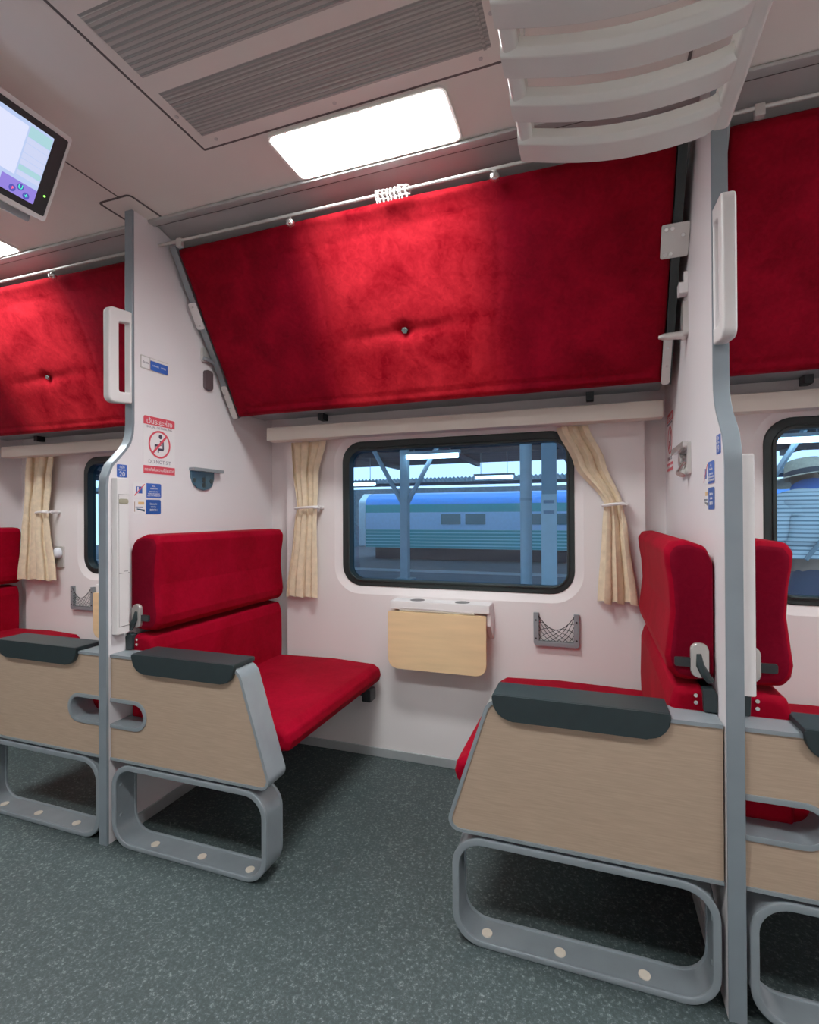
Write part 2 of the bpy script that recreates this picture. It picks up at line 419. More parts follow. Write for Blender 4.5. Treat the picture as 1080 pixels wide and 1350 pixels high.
# window wall, one panel a bay, with a rounded opening
WX0, WX1, WZ0, WZ1 = -1.110, -0.067, 0.770, 1.441
WSHIFT = {0: 0.0, -1: 0.172, 1: -0.144}
def wall_panel(k):
    off = k * D; mb = MB(); b = mb.b
    x0, x1 = XL + HT + 0.128 + off, XR - HT - 0.080 + off
    n = 8
    w0 = off + WSHIFT[k]
    hole = rrect(WX0 - 0.035 + w0, WX1 + 0.035 + w0, WZ0 - 0.035, WZ1 + 0.030, 0.125, n)
    hole2 = rrect(WX0 + w0, WX1 + w0, WZ0, WZ1, 0.095, n)
    # outer rectangle points matched to the hole points
    cx, cz = (x0 + x1) / 2, 1.105
    outer = []
    z0, z1 = 0.0, 1.70
    q = n + 1
    C4 = [(x1, z1), (x0, z1), (x0, z0), (x1, z0)]
    for i, (hx, hz) in enumerate(hole):
        outer.append(C4[i // q])
    H = [b.verts.new((p[0], YW, p[1])) for p in hole]; H2 = [b.verts.new((p[0], YW + 0.016, p[1])) for p in hole2]
    H3 = [b.verts.new((p[0], YW + 0.075, p[1])) for p in hole2]
    O = [b.verts.new((p[0], YW, p[1])) for p in C4]
    N = len(hole)
    for i in range(N):
        j = (i + 1) % N
        mb.face([H[i], H[j], H2[j], H2[i]]); mb.face([H2[i], H2[j], H3[j], H3[i]])
        a, c = O[i // q], O[(j // q) % 4]
        if a is c: mb.face([a, H[i], H[j]])
        else: mb.face([a, H[i], H[j], c])
    # returns to the recessed strips
    for xx in (x0, x1):
        v = [b.verts.new(p) for p in ((xx, YW, 0), (xx, YR, 0), (xx, YR, 1.70), (xx, YW, 1.70))]; mb.face(v)
    return mb.build('wall_back', M['wall'], recalc=False)
for k in (-1, 0, 1):
    struct(wall_panel(k))
struct(MB().box(X0, X1, YR, YR + 0.03, 0, 0.70).build('wall_back_recess', M['wall']))
rs = MB()
for k in (-2, -1, 0, 1, 2):
    a, b_ = XL + HT + 0.128 + k * D, XR - HT - 0.080 + k * D
    lo = XL + (k) * D - 0.12
    rs.box(max(X0, lo - 0.02), min(X1, a + 0.05), YR, YR + 0.03, 0.70, 1.75)
struct(rs.build('wall_back_recess', M['wall']))
for k in (-1, 0, 1):
    struct(MB().box(XL + HT + k * D, XR - HT + k * D, YW - 0.010, YW - 0.0005, 0.0, 0.040, bev=0.003).build('baseboard_back', M['skirt']))
# windows
def window(off, idx):
    r = thing('window_%d' % idx, None, None, (off + (WX0 + WX1) / 2, YW, WZ0)); del r['label'], r['category']; r['kind'] = 'structure'
    O = rrect(WX0 + off, WX1 + off, WZ0, WZ1, 0.095, 10)
    I = rrect(WX0 + 0.040 + off, WX1 - 0.030 + off, WZ0 + 0.032, WZ1 - 0.044, 0.062, 10)
    I2 = rrect(WX0 + 0.026 + off, WX1 - 0.020 + off, WZ0 + 0.022, WZ1 - 0.030, 0.075, 10)
    mb = MB(); mb.ring(O, I, YW + 0.010, YW + 0.060, bev=0.006)
    f = mb.build('gasket', M['rubber'], r)
    g = MB(); g.ring(I2, I, YW + 0.004, YW + 0.014, bev=0.003).build('inner_rim', M['aludark'] if False else M['rubber'], r)
    p = MB(); p.prism(rrect(WX0 + 0.02 + off, WX1 - 0.015 + off, WZ0 + 0.02, WZ1 - 0.03, 0.07, 6), YW + 0.040, YW + 0.041)
    # a single sheet
    p = MB(); vs = [p.b.verts.new((a, YW + 0.040, c)) for a, c in rrect(WX0 + 0.02 + off, WX1 - 0.015 + off, WZ0 + 0.02, WZ1 - 0.03, 0.07, 6)]; p.face(vs)
    p.build('pane', M['glass'], r, recalc=False)
    return r
for k in (0, -1, 1): window(k * D + WSHIFT[k], {0: 1, -1: 2, 1: 3}[k])

# ------------------------------------------------------------------ partitions
EDGE = [(YA - 0.008, 0.0), (YA - 0.008, 1.20), (YA - 0.004, 1.235), (YA + 0.012, 1.272), (YA + 0.040, 1.302), (YA + 0.066, 1.330),
        (YA + 0.085, 1.358), (YA + 0.095, 1.390), (YA + 0.099, 1.430), (YA + 0.099, ZC)]
def partition(xc, name):
    pts = EDGE + [(1.50, ZC), (1.66, 2.145), (1.86, 2.03), (2.03, 1.86), (2.13, 1.68), (YR, 1.60), (YR, 0.0)]
    return struct(MB().prism(pts, xc - HT, xc + HT, axis='x').build(name, M['wallp'], ang=20))
partition(XL, 'wall_left'); partition(XR, 'wall_right'); partition(XL - D, 'wall_far_left')
def edge_post(xc, idx):
    mb = MB()
    E = [Vector(p) for p in EDGE]; I = []; O = []
    for i, p in enumerate(E):
        t = (E[min(i+1, len(E)-1)] - E[max(i-1, 0)]).normalized(); nn = Vector((-t.y, t.x))   # towards the aisle (-y)
        O.append(p + nn * 0.006); I.append(p - nn * 0.004)
    mb.ring([tuple(v) for v in O], [tuple(v) for v in I], xc - HT + 0.0002, xc + HT + 0.0006, axis='x', bev=0.0015, closed=False)
    o = mb.build('trim_%d' % idx, M['alupost']); return struct(o)
edge_post(XL, 5); edge_post(XR, 6); edge_post(XL - D, 7)
# low skirt on the partitions
pk = MB()
for xc in (XL, XR, XL - D):
    for s in (-1, 1):
        x = xc + s * (HT + 0.004); pk.box(x - 0.004, x + 0.004, 1.40, YW - 0.01, 0, 0.04)
struct(pk.build('baseboard_partition', M['skirt']))

# ------------------------------------------------------------------ ceiling vent and lights
def vent(off, label):
    r = thing('ceiling_vent', label, 'ceiling vent', (-0.63 + off, 0.80, ZC - 0.03), 'ventilation panels along the middle of the ceiling')
    a, b_ = -1.076 + off, -0.184 + off
    fr = MB()
    H = 0.003
    rows = [(0.41, 0.565, 'slot'), (0.605, 0.77, 'vent'), (0.81, 0.983, 'vent'), (1.032, 1.192, 'ventfine')]
    ys = [0.364] + [v for q in rows for v in q[:2]] + [1.236]
    for i in range(0, len(ys), 2): fr.box(a + 0.031, b_ - 0.031, ys[i], ys[i+1], ZC - H, ZC - 0.0005)
    fr.box(a, a + 0.032, 0.364, 1.236, ZC - H, ZC - 0.0005, bev=0.001); fr.box(b_ - 0.032, b_, 0.364, 1.236, ZC - H, ZC - 0.0005, bev=0.002)
    f = fr.build('frame', M['ceil'], r)
    for y0, y1, m in rows:
        g = MB()
        g.box(a + 0.03, b_ - 0.03, y0, y1, ZC - 0.003, ZC - 0.0005)
        n = 11
        for i in range(n):
            y = y0 + (i + 0.5) * (y1 - y0) / n
            g.tube([(a + 0.032, y, ZC - 0.0030), (b_ - 0.032, y, ZC - 0.0030)], 0.0022, 5)
        if m == 'ventfine': g.box(-0.232 + off, -0.225 + off, y0, y1, ZC - 0.0065, ZC - 0.001)
        g.build('grille', M[m], r)
    for x, y in ((a + 0.016, 1.11), (a + 0.06, 1.214), (b_ - 0.06, 1.214), (b_ - 0.016, 1.11), (a + 0.016, 0.62), (b_ - 0.45, 1.214)):
        MB().disc((x, y, ZC - H - 0.0015), (0, 0, 1), 0.0055, 0.003, 10).build('screw', M['steel'], f)
    # dark seam round the frame
    sm = MB(); sm.ring(rrect(a - 0.008, b_ + 0.008, 0.356, 1.244, 0.004, 2), rrect(a + 0.002, b_ - 0.002, 0.366, 1.234, 0.003, 2), ZC - 0.002, ZC + 0.001, axis='z')
    sm.build('gap', M['line'], r)
    return r
v0 = vent(0, 'long grey ventilation panel in the ceiling above the middle bay')
dup(v0, (-D, 0, 0), 'grey ventilation panel in the ceiling of the bay behind the screen')
dup(v0, (D, 0, 0), 'grey ventilation panel in the ceiling past the luggage rack')
def light(off, y0, y1, label):
    a, b_ = -0.872 + off, -0.352 + off
    r = thing('ceiling_light', label, 'ceiling light', ((a + b_) / 2, (y0 + y1) / 2, ZC - 0.012), 'ceiling lights of the carriage')
    MB().prism(rrect(a, b_, y0, y1, 0.02, 4), ZC - 0.010, ZC - 0.0005, axis='z', bev=0.003, which='a').build('diffuser', M['light'], r)
    MB().ring(rrect(a - 0.008, b_ + 0.008, y0 - 0.006, y1 + 0.006, 0.024, 4), rrect(a, b_, y0, y1, 0.02, 4), ZC - 0.008, ZC - 0.0005, axis='z').build('rim', M['ceil'], r)
    return r
light(0, 1.258, 1.450, 'glowing white ceiling light above the middle berth')
light(-D, 1.258, 1.450, 'glowing white ceiling light above the berth on the left behind the post')
light(D, 1.258, 1.450, 'white ceiling light above the berth beyond the luggage rack')
for k, w in ((0, 'middle'), (-1, 'left'), (1, 'right')):
    light(k * D, 0.15, 0.342, 'white ceiling light across the aisle, %s one of that side' % w)

# ------------------------------------------------------------------ seats
def make_seat(face, s, label, dt=0.0, hole=True, group='red train seats beside the windows'):
    """face: x of the partition face, s: +1 the seat faces right, -1 left"""
    xm = face + s * 0.31
    r = thing('train_seat', label, 'train seat', (xm, 1.72, 0.0), group)
    U = lambda u: face + s * u
    def pts(P): return [(U(a), b) for a, b in P]
    Y0, Y1 = YA, YA + 0.082
    # --- foot frame: flat aluminium loop
    O = rrect(0.012, 0.617, 0.0, 0.272, 0.075, 8); I = rrect(0.024, 0.605, 0.012, 0.260, 0.064, 8)
    ff = MB(); ff.ring(pts(O), pts(I), Y0 + 0.001, Y1 - 0.001)
    # raised rims on both edges
    for y in (Y0 - 0.004, Y1 - 0.006):
        ff.ring(pts(rrect(0.0095, 0.6195, 0.0003, 0.2745, 0.078, 8)), pts(rrect(0.0275, 0.6015, 0.0155, 0.2565, 0.061, 8)), y, y + 0.010, bev=0.004)
    f = ff.build('foot_frame', M['alu'], r, ang=40)
    for u in (0.163, 0.354, 0.536):
        c = MB(); c.disc((U(u), YA + 0.032, 0.0105), (0, 0, 1), 0.0135, 0.0045, 20); c.build('screw_cap', M['cream'], f)
    for z in (0.19, 0.09): MB().disc((U(0.023), YA + 0.022, z), (s, 0, 0), 0.006, 0.004, 10).build('bolt', M['aludark'], f)
    # --- side panel
    P4 = [(0.004, 0.283), (0.640, 0.283), (0.524, 0.635), (0.004, 0.635)]
    R4 = [0.0, 0.030, 0.045, 0.0]
    P4i = inset(P4, [0.008, 0.009, 0.009, 0.0])
    outer = rpoly(P4, R4, 7); inner = rpoly(P4i, [0, 0.022, 0.037, 0], 7)
    fr = MB(); fr.ring(pts(outer), pts(inner), Y0 - 0.003, Y1 + 0.004, closed=False)
    rim = fr.build('panel_frame', M['alu'], r, ang=40)
    pan = list(inner)
    if hole:
        hz0, hz1, hu = 0.394, 0.486, 0.156; rr = 0.046
        notch = [(0.004, hz1)] + [(hu - rr + rr * math.cos(math.radians(90 - 180 * k / 12)), (hz0 + hz1) / 2 + rr * math.sin(math.radians(90 - 180 * k / 12))) for k in range(13)] + [(0.004, hz0)]
        pan = pan + notch
    pm = MB(); pm.prism(pts(pan), Y0 + 0.001, Y1 - 0.002)
    pm.build('side_panel', M['lam'], r, smooth=False)
    if hole:
        lin_o = [(a, b) for a, b in notch]
        lin_i = [(0.004, hz1 - 0.009)] + [(hu - rr + (rr - 0.009) * math.cos(math.radians(90 - 180 * k / 12)), (hz0 + hz1) / 2 + (rr - 0.009) * math.sin(math.radians(90 - 180 * k / 12))) for k in range(13)] + [(0.004, hz0 + 0.009)]
        lo2 = [(0.004, hz1 + 0.004)] + [(hu - rr + (rr + 0.004) * math.cos(math.radians(90 - 180 * k / 12)), (hz0 + hz1) / 2 + (rr + 0.004) * math.sin(math.radians(90 - 180 * k / 12))) for k in range(13)] + [(0.004, hz0 - 0.004)]
        ln = MB(); ln.ring(pts(lo2), pts(lin_i), Y0 - 0.003, Y1 + 0.003, closed=False, bev=0.002)
        ln.build('hand_hole_lining', M['alu'], r, ang=40)
    # armrest pad: cap over the top edge with rounded lower corners
    a, b_ = 0.108, 0.512
    front = rrect(a, b_, 0.586, 0.648, [0.004, 0.004, 0.050, 0.050], 8)
    pd = MB(); pd.prism(pts(front), YA - 0.013, YA + 0.0005, bev=0.004, which='a')
    pd.box(min(U(a), U(b_)), max(U(a), U(b_)), YA - 0.010, YA + 0.094, 0.634, 0.649, bev=0.004)
    pd.build('armrest_pad', M['pad'], r)
    # --- cushions
    YN, YF = YA + 0.090, YW - 0.030
    seat = [(0.085, 0.352), (0.600, 0.352), (0.632, 0.358), (0.640, 0.385), (0.634, 0.412), (0.606, 0.431), (0.40, 0.440), (0.085, 0.432)]
    sc = MB(); sc.cushion(pts(rpoly(seat, [0.01, .01, .012, .018, .018, .02, 0.0, 0.0], 3)), YN, YF, 0.022)
    sc.build('seat_cushion', M['velvetseat'], r, ang=70)
    low = [(0.022, 0.395), (0.100 + dt, 0.395), (0.103 + dt, 0.50), (0.100 + dt, 0.640), (0.088 + dt, 0.682), (0.030, 0.690), (0.022, 0.66)]
    lb = MB(); lb.cushion(pts(rpoly(low, [0, 0, 0, .01, .015, .01, 0.01], 3)), YN - 0.018, YF + 0.005, 0.018, back=U(0.022))
    lb.build('lower_backrest', M['velvetseat'], r, ang=70)
    up = [(0.006, 0.703), (0.060, 0.698), (0.086 + dt, 0.702), (0.102 + dt, 0.722), (0.107 + dt, 0.750), (0.101 + dt, 0.80), (0.094 + dt, 0.86), (0.098 + dt, 0.93),
          (0.106 + dt, 0.98), (0.108 + dt, 1.010), (0.094 + dt, 1.032), (0.060, 1.036), (0.018, 1.020), (0.006, 0.99)]
    ub = MB(); ub.cushion(pts(rpoly(up, [.004, .02, .02, .012, .02, 0, 0.03, 0, 0, .018, .018, .03, .018, .01], 3)), YN - 0.006, YF + 0.015, 0.023, 6, back=U(0.004))
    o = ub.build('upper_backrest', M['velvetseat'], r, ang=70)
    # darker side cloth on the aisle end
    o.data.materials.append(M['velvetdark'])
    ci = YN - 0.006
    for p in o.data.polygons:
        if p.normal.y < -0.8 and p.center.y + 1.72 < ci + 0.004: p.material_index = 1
    # recline latch on the aisle end of the backrest
    lt = MB(); lt.prism([(U(a_), b2) for a_, b2 in rrect(0.016, 0.054, 0.712, 0.792, 0.015, 5)], YN - 0.016, YN - 0.004, bev=0.004, which='a')
    l = lt.build('latch_plate', M['steel'], o)
    lv = MB(); lv.tube([(U(0.037), YN - 0.016, 0.768), (U(0.035), YN - 0.019, 0.742), (U(0.024), YN - 0.021, 0.720), (U(0.014), YN - 0.020, 0.706)], 0.007, 8, rs=[0.005, 0.009, 0.010, 0.008])
    lv.build('latch_lever', M['pad'], o)
    st = MB(); st.prism([(U(a_), b2) for a_, b2 in rrect(0.050, 0.088, 0.735, 0.756, 0.004, 3)], YN - 0.013, YN - 0.004); st.build('strap', M['black'], o)
    # hinge block under the backrest
    hb = MB(); hb.prism([(U(a_), b2) for a_, b2 in rpoly([(0.002, 0.637), (0.030, 0.637), (0.032, 0.690), (0.010, 0.694), (0.002, 0.68)], [.004]*5, 3)], YN - 0.030, YN - 0.004, bev=0.003)
    hb.build('hinge_block', M['pad'], r)
    for z in (0.655, 0.672): MB().disc((U(0.045), YN - 0.019, z), (0, -1, 0), 0.0045, 0.004, 10).build('screw', M['chrome'], r)
    # slide-out support by the window wall
    sp = MB(); sp.box(*sorted((U(0.20), U(0.585))), YW - 0.060, YW - 0.012, 0.285, 0.343, bev=0.006)
    sp.box(*sorted((U(0.555), U(0.600))), YW - 0.072, YW - 0.008, 0.262, 0.318, bev=0.008)
    sp.build('seat_support', M['black'], r)
    bm_ = MB(); bm_.box(*sorted((U(0.13), U(0.56))), YA + 0.14, YW - 0.07, 0.325, 0.353)
    bm_.build('seat_pan', M['black'], r)
    return r
FL, FR = XL + HT, XR - HT
seatL = make_seat(FL, 1, 'red seat facing right by the left partition under the no-sit sign', dt=0.018)
seatR = make_seat(FR, -1, 'red seat facing left with full beige side panel, nearest the viewer', hole=False)
seatLL = make_seat(XL - HT, -1, 'red seat backing onto the left partition, its beige side panel at left edge')
dup(seatL, (-D, 0, 0), 'partly seen red seat at the left edge behind the tied curtain')
dup(seatL, (D, 0, 0), 'red seat at the right edge beyond the right post')

# ------------------------------------------------------------------ folded upper berths
BT = Vector((1.546, 2.109)); BD = Vector((0.361, -0.578)).normalized()   # along the face from top to bottom (y,z)
BN = Vector((-0.848, -0.530))                                              # out of the face towards the aisle
BH = math.hypot(0.361, 0.578)
def bpt(x, sdist, h):
    q = BT + BD * sdist + BN * h
    return (x, q.x, q.y)
def make_berth(off, label):
    r = thing('folding_berth', label, 'folded upper berth', (-0.63 + off, 1.75, 1.53), 'upper berths folded up against the cove')
    xa, xb = -1.487 + off, 0.226 + off
    W = xb - xa
    def cush(i, j):
        x = xa + W * i; sd = BH * j
        # roll the edges back
        e = min(i * W, (1 - i) * W, sd, BH - sd)
        h = -0.022 * max(0, 1 - e / 0.022) ** 2
        lx = x - off
        d = math.hypot(lx + 0.640, (sd - 0.402) * 1.0)
        h -= 0.016 * math.exp(-(d / 0.028) ** 2)
        h -= 0.006 * math.exp(-((lx + 0.640 - (sd-0.402)*0.2) / 0.20) ** 2) * math.exp(-((sd - 0.405 + 0.03 * (lx + 0.64)) / 0.020) ** 2)
        for sx in (-0.945, -0.298):
            h -= 0.0035 * math.exp(-((lx - sx - 0.02 * math.sin(sd * 9)) / 0.008) ** 2)
        h -= 0.003 * math.exp(-((sd - (BH - 0.045)) / 0.006) ** 2)
        h -= 0.0025 * math.exp(-((sd - 0.075 - 0.01 * math.sin(lx * 5)) / 0.006) ** 2)
        h += 0.0022 * math.sin(lx * 7.3 + sd * 5) * math.sin(sd * 11 + lx * 2.1) + 0.0012 * math.sin(lx * 23 + 1) * math.sin(sd * 19 - lx * 3)
        # top edge waves a little
        if j < 0.08: x2 = lx; 
        sdw = sd + (0.006 * math.sin(lx * 3.1 + 0.6) * (1 - j) ** 8)
        return bpt(x, sdw, h)
    c = MB(); c.grid(cush, 150, 70)
    # back skin
    def back(i, j):
        return bpt(xa + W * i, BH * j, -0.045)
    c.grid(back, 4, 4)
    for (p, q) in (((0, 0), (1, 0)), ((1, 0), (1, 1)), ((1, 1), (0, 1)), ((0, 1), (0, 0))):
        n = 40; A = [c.b.verts.new(cush(p[0] + (q[0]-p[0]) * k / n, p[1] + (q[1]-p[1]) * k / n)) for k in range(n + 1)]
        B = [c.b.verts.new(back(p[0] + (q[0]-p[0]) * k / n, p[1] + (q[1]-p[1]) * k / n)) for k in range(n + 1)]
        for k in range(n): c.face([A[k], A[k+1], B[k+1], B[k]])
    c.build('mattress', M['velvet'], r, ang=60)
    # metal tray edge; the right strip is coloured black for the shaded gap
    for x0, x1, tm in ((xa - 0.030, xa - 0.003, 'aludark'), (xb + 0.002, xb + 0.026, 'slot')):
        t = MB()
        P = [bpt(0, -0.015, -0.012), bpt(0, BH + 0.006, -0.012), bpt(0, BH + 0.006, -0.05), bpt(0, -0.015, -0.05)]
        t.prism([(p[1], p[2]) for p in P], x0, x1, axis='x')
        t.build('tray_edge', M[tm], r)
    # button in the middle
    bb = MB(); cpt = Vector(bpt(-0.640 + off, 0.402, -0.016)); nv = Vector((0, BN.x, BN.y))
    bb.tube([cpt, cpt + nv * 0.010], 0.012, 6); bb.tube([cpt + nv * 0.010, cpt + nv * 0.014], 0.0075, 12)
    bb.build('button', M['chrome'], r)
    # left and right edge plates: white enamel strips
    def strip(x0, x1, s0, s1, h, name, m, rad=0.012):
        pl = Plane(Vector(bpt(x0, s0, 0)), (1, 0, 0), -Vector((0, BD.x, BD.y)))
        w = x1 - x0; hh = s1 - s0
        mb = MB(); pl.poly(mb, [(a, b - hh) for a, b in rrect(0, w, 0, hh, rad, 4)], h, h + 0.004)
        o = mb.build(name, m, r); return o, pl, w, hh
    def screws(par, lst, rad=0.0055):
        for x, sd in lst: MB().tube([Vector(bpt(x, sd, 0.0045)), Vector(bpt(x, sd, 0.009))], rad, 10).build('screw', M['chrome'], par)
    o, *_ = strip(-1.516 + off, -1.480 + off, 0.190, 0.292, 0.001, 'hinge_plate', M['white'], 0.006); screws(o, [(-1.498 + off, 0.205), (-1.498 + off, 0.278)], 0.004)
    o, *_ = strip(-1.517 + off, -1.487 + off, 0.535, 0.683, -0.010, 'corner_guard', M['steel'], 0.010); screws(o, [(-1.502 + off, 0.57), (-1.502 + off, 0.63)], 0.003)
    o, *_ = strip(0.196 + off, 0.270 + off, 0.204, 0.295, 0.002, 'bracket_plate', M['steel'], 0.006)
    screws(o, [(0.208 + off, 0.217), (0.224 + off, 0.217), (0.253 + off, 0.237), (0.208 + off, 0.283), (0.222 + off, 0.283)])
    o, *_ = strip(0.220 + off, 0.246 + off, 0.525, 0.684, -0.006, 'corner_guard', M['steel'], 0.010); screws(o, [(0.233 + off, 0.56), (0.233 + off, 0.62)], 0.003)
    # stops under the lower edge
    for x in (-1.155, -0.005):
        h = MB(); h.box(x - 0.014 + off, x + 0.014 + off, 2.06, 2.11, 1.530, 1.566, bev=0.003); h.build('hinge', M['black'], r)
    ax = MB(); ax.box(-1.50 + off, 0.24 + off, 1.935, 2.13, 1.560, 1.575); ax.build('hinge_shelf', M['aludark'], r)
    return r
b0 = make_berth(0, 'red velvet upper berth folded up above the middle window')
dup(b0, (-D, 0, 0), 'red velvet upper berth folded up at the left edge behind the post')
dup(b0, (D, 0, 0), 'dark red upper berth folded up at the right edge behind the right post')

# rods above the berths
def make_rod(off, label):
    r = thing('curtain_rod', label, 'curtain rod', (-0.62 + off, 1.515, 2.112), 'metal rods above the folded berths')
    MB().tube([(XL + HT + off, 1.515, 2.119), (XR - HT + off, 1.515, 2.119)], 0.0055, 10).build('rod', M['steel'], r)
    for x in (-1.435, 0.198):
        mb = MB(); mb.box(x - 0.012 + off, x + 0.012 + off, 1.508, 1.526, 2.096, 2.128, bev=0.003); mb.build('bracket', M['steel'], r)
    for x in (-0.965, -0.265):
        mb = MB(); c = Vector((x + off, 1.520, 2.100))
        mb.tube([c + Vector((0, 0, 0.020)), c + Vector((0, 0, 0.004)), c, c - Vector((0, 0, 0.010)), c - Vector((0, 0, 0.014))], 0.01, 14, rs=[0.005, 0.008, 0.017, 0.015, 0.006])
        mb.build('knob', M['chrome'], r)
    return r
r0 = make_rod(0, 'metal rod along the top of the middle folded berth')
dup(r0, (-D, 0, 0), 'metal rod along the top of the left folded berth')
dup(r0, (D, 0, 0), 'metal rod along the top of the right folded berth')
proto = None
for i in range(9):
    x = -0.640 + i * 0.0125 + random.uniform(-.002, .002)
    if proto is None:
        mb = MB(); mb.tube([(x + 0.002 * math.sin(3 * t), 1.514 + 0.013 * math.sin(t), 2.117 + 0.014 * math.cos(t)) for t in [k * 2 * PI / 14 for k in range(15)]], 0.0030, 6)
        mb.tube([(x, 1.510, 2.104), (x + 0.004, 1.505, 2.096), (x + 0.002, 1.510, 2.090)], 0.0028, 6)
        proto = mb.build('curtain_hook', M['white']); o = proto; bx = x
    else:
        o = proto.copy(); COL.objects.link(o); o.location.x += x - bx; o.rotation_euler = (random.uniform(-.1, .1), 0, random.uniform(-.5, .5))
    tag(o, 'small white plastic curtain hook in the bunch on the middle rod', 'curtain hook', 'white curtain hooks bunched on the middle rod')

# ------------------------------------------------------------------ pelmets and curtains
def pelmet(off, label):
    r = thing('curtain_pelmet', label, 'pelmet', (-0.6 + off, 2.1, 1.445), 'cream boards over the windows')
    mb = MB(); mb.box(-1.438 + off, 0.246 + off, 2.055, 2.122, 1.447, 1.510, bev=0.005); mb.build('board', M['pelmet'], r)
    mb = MB(); mb.box(-1.43 + off, 0.24 + off, 2.122, YW - 0.001, 1.470, 1.496); mb.build('bracket', M['pelmet'], r)
    return r
p0 = pelmet(0, 'cream board along the top of the middle window')
dup(p0, (-D, 0, 0), 'cream board along the top of the left window')
dup(p0, (D, 0, 0), 'cream board along the top of the right window')
def curtain(label, rows, tie, hook, folds=5, seed=0, yb=2.140):
    """rows: (z, x0, x1, fold amplitude) from top to bottom"""
    rnd = random.Random(seed); ph = [rnd.uniform(0, 6) for _ in range(6)]
    zt, zb = rows[0][0], rows[-1][0]
    r = thing('curtain', label, 'curtain', ((rows[-1][1] + rows[-1][2]) / 2, yb, zb), 'cream curtains tied back beside the windows')
    def at(z):
        for (za, a0, a1, aa), (zc, c0, c1, ca) in zip(rows, rows[1:]):
            if za >= z >= zc:
                t = (za - z) / (za - zc); t = t * t * (3 - 2 * t) * 0.6 + t * 0.4
                return a0 + (c0 - a0) * t, a1 + (c1 - a1) * t, aa + (ca - aa) * t
        return rows[-1][1:]
    def fn(u, v):
        z = zt + (zb - zt) * v
        a, b, amp = at(z)
        w = 2 * PI * folds
        x = a + (b - a) * u + 0.16 * (b - a) / folds * math.sin(w * u * 2 + ph[0])
        y = yb - amp * (0.62 * math.sin(w * u + ph[1]) + 0.38 * math.sin(w * 0.5 * u + ph[2])) - 0.10 * amp * math.sin(14 * v + 6 * u)
        zz = z + 0.006 * math.sin(w * u + ph[3]) * v
        return (x, y, zz)
    mb = MB(); mb.grid(fn, 90, 60)
    c = mb.build('cloth', M['curtain'], r, ang=80, recalc=False)
    # hem line
    hm = MB(); hm.grid(lambda u, v: tuple(Vector(fn(u, 1 - 0.030 - 0.004 * v)) + Vector((0, -0.0015, 0))), 60, 1); hm.build('hem', M['curtain'], c, recalc=False)
    # tieback: a pale band round the gathered cloth and a knob on the wall
    za, x0, x1 = tie
    tb = MB(); loop = [((x0 + x1) / 2 + ((x1 - x0) / 2 + 0.006) * math.cos(t), yb + 0.026 * math.sin(t), za + 0.004 * math.cos(t)) for t in [k * 2 * PI / 24 for k in range(25)]]
    tb.tube(loop, 0.006, 8, caps=False)
    tb.tube([(hook, yb - 0.004, za), (hook, YW - 0.001, za)], 0.009, 10)
    tb.tube([(x1 - 0.004 if hook > x1 - 0.01 else x0 + 0.004, yb - 0.020, za), (hook, yb - 0.020, za - 0.002), (hook, yb, za)], 0.005, 8)
    tb.build('tieback', M['white'], r)
    return r
curtain('short cream curtain tied back to the left of the middle window',
        [(1.446, -1.362, -1.175, 0.016), (1.30, -1.350, -1.212, 0.017), (1.140, -1.330, -1.222, 0.010), (1.05, -1.345, -1.224, 0.012), (0.712, -1.392, -1.222, 0.018)],
        (1.135, -1.330, -1.222), -1.208, folds=4, seed=3)
curtain('cream curtain pulled back diagonally to the right of the middle window',
        [(1.446, -0.130, -0.012, 0.018), (1.30, -0.065, 0.050, 0.020), (1.140, 0.046, 0.110, 0.012), (1.05, 0.040, 0.128, 0.016), (0.755, 0.022, 0.162, 0.022)],
        (1.135, 0.046, 0.110), 0.124, folds=3, seed=5)
curtain('cream curtain hanging at the left edge beside the left window',
        [(1.446, -3.15, -2.945, 0.022), (1.30, -3.165, -2.965, 0.024), (1.125, -3.185, -2.985, 0.016), (1.0, -3.205, -2.97, 0.020), (0.728, -3.240, -2.925, 0.024)],
        (1.125, -3.06, -2.99), -2.955, folds=4, seed=11, yb=2.122)

# ------------------------------------------------------------------ folding tables
def table(off, label):
    r = thing('folding_table', label, 'folding table', (-0.62 + off, 2.13, 0.437), 'folding tables under the windows')
    mb = MB(); mb.prism(rrect(-0.838 + off, -0.410 + off, 0.437, 0.682, [0.004, 0.004, 0.040, 0.040], 6), 2.079, 2.097, bev=0.003)
    mb.build('tabletop', M['wood'], r)
    # wall bracket: top shelf with cheeks
    b = MB(); b.box(-0.834 + off, -0.396 + off, 2.090, YW - 0.001, 0.690, 0.727, bev=0.005)
    b.build('shelf', M['white'], r)
    for x0, x1 in ((-0.826, -0.812), (-0.412, -0.394)):
        c = MB(); c.prism([(2.104, 0.70), (YW - 0.001, 0.70), (YW - 0.001, 0.575), (2.15, 0.590), (2.104, 0.64)], x0 + off, x1 + off, axis='x', bev=0.002); c.build('cheek', M['white'], r)
    h = MB(); h.tube([(-0.79 + off, 2.096, 0.688), (-0.46 + off, 2.096, 0.688)], 0.005, 8); h.build('hinge', M['steel'], r)
    for x in (-0.720, -0.520):
        c = MB(); c.disc((x + off, 2.132, 0.7265), (0, 0, 1), 0.032, 0.0012, 24); c.build('cup_holder', M['black'], r)
    l = MB(); l.box(-0.77 + off, -0.59 + off, 2.0885, 2.0905, 0.697, 0.701); l.box(-0.585 + off, -0.47 + off, 2.0885, 2.0905, 0.693, 0.697); l.build('label_strip', M['paper'], r)
    return r
t0 = table(0, 'pale wood folding table hung down under the middle window')
dup(t0, (-D + 0.105, 0, 0), 'pale wood folding table in the left bay, an edge showing beside the post')

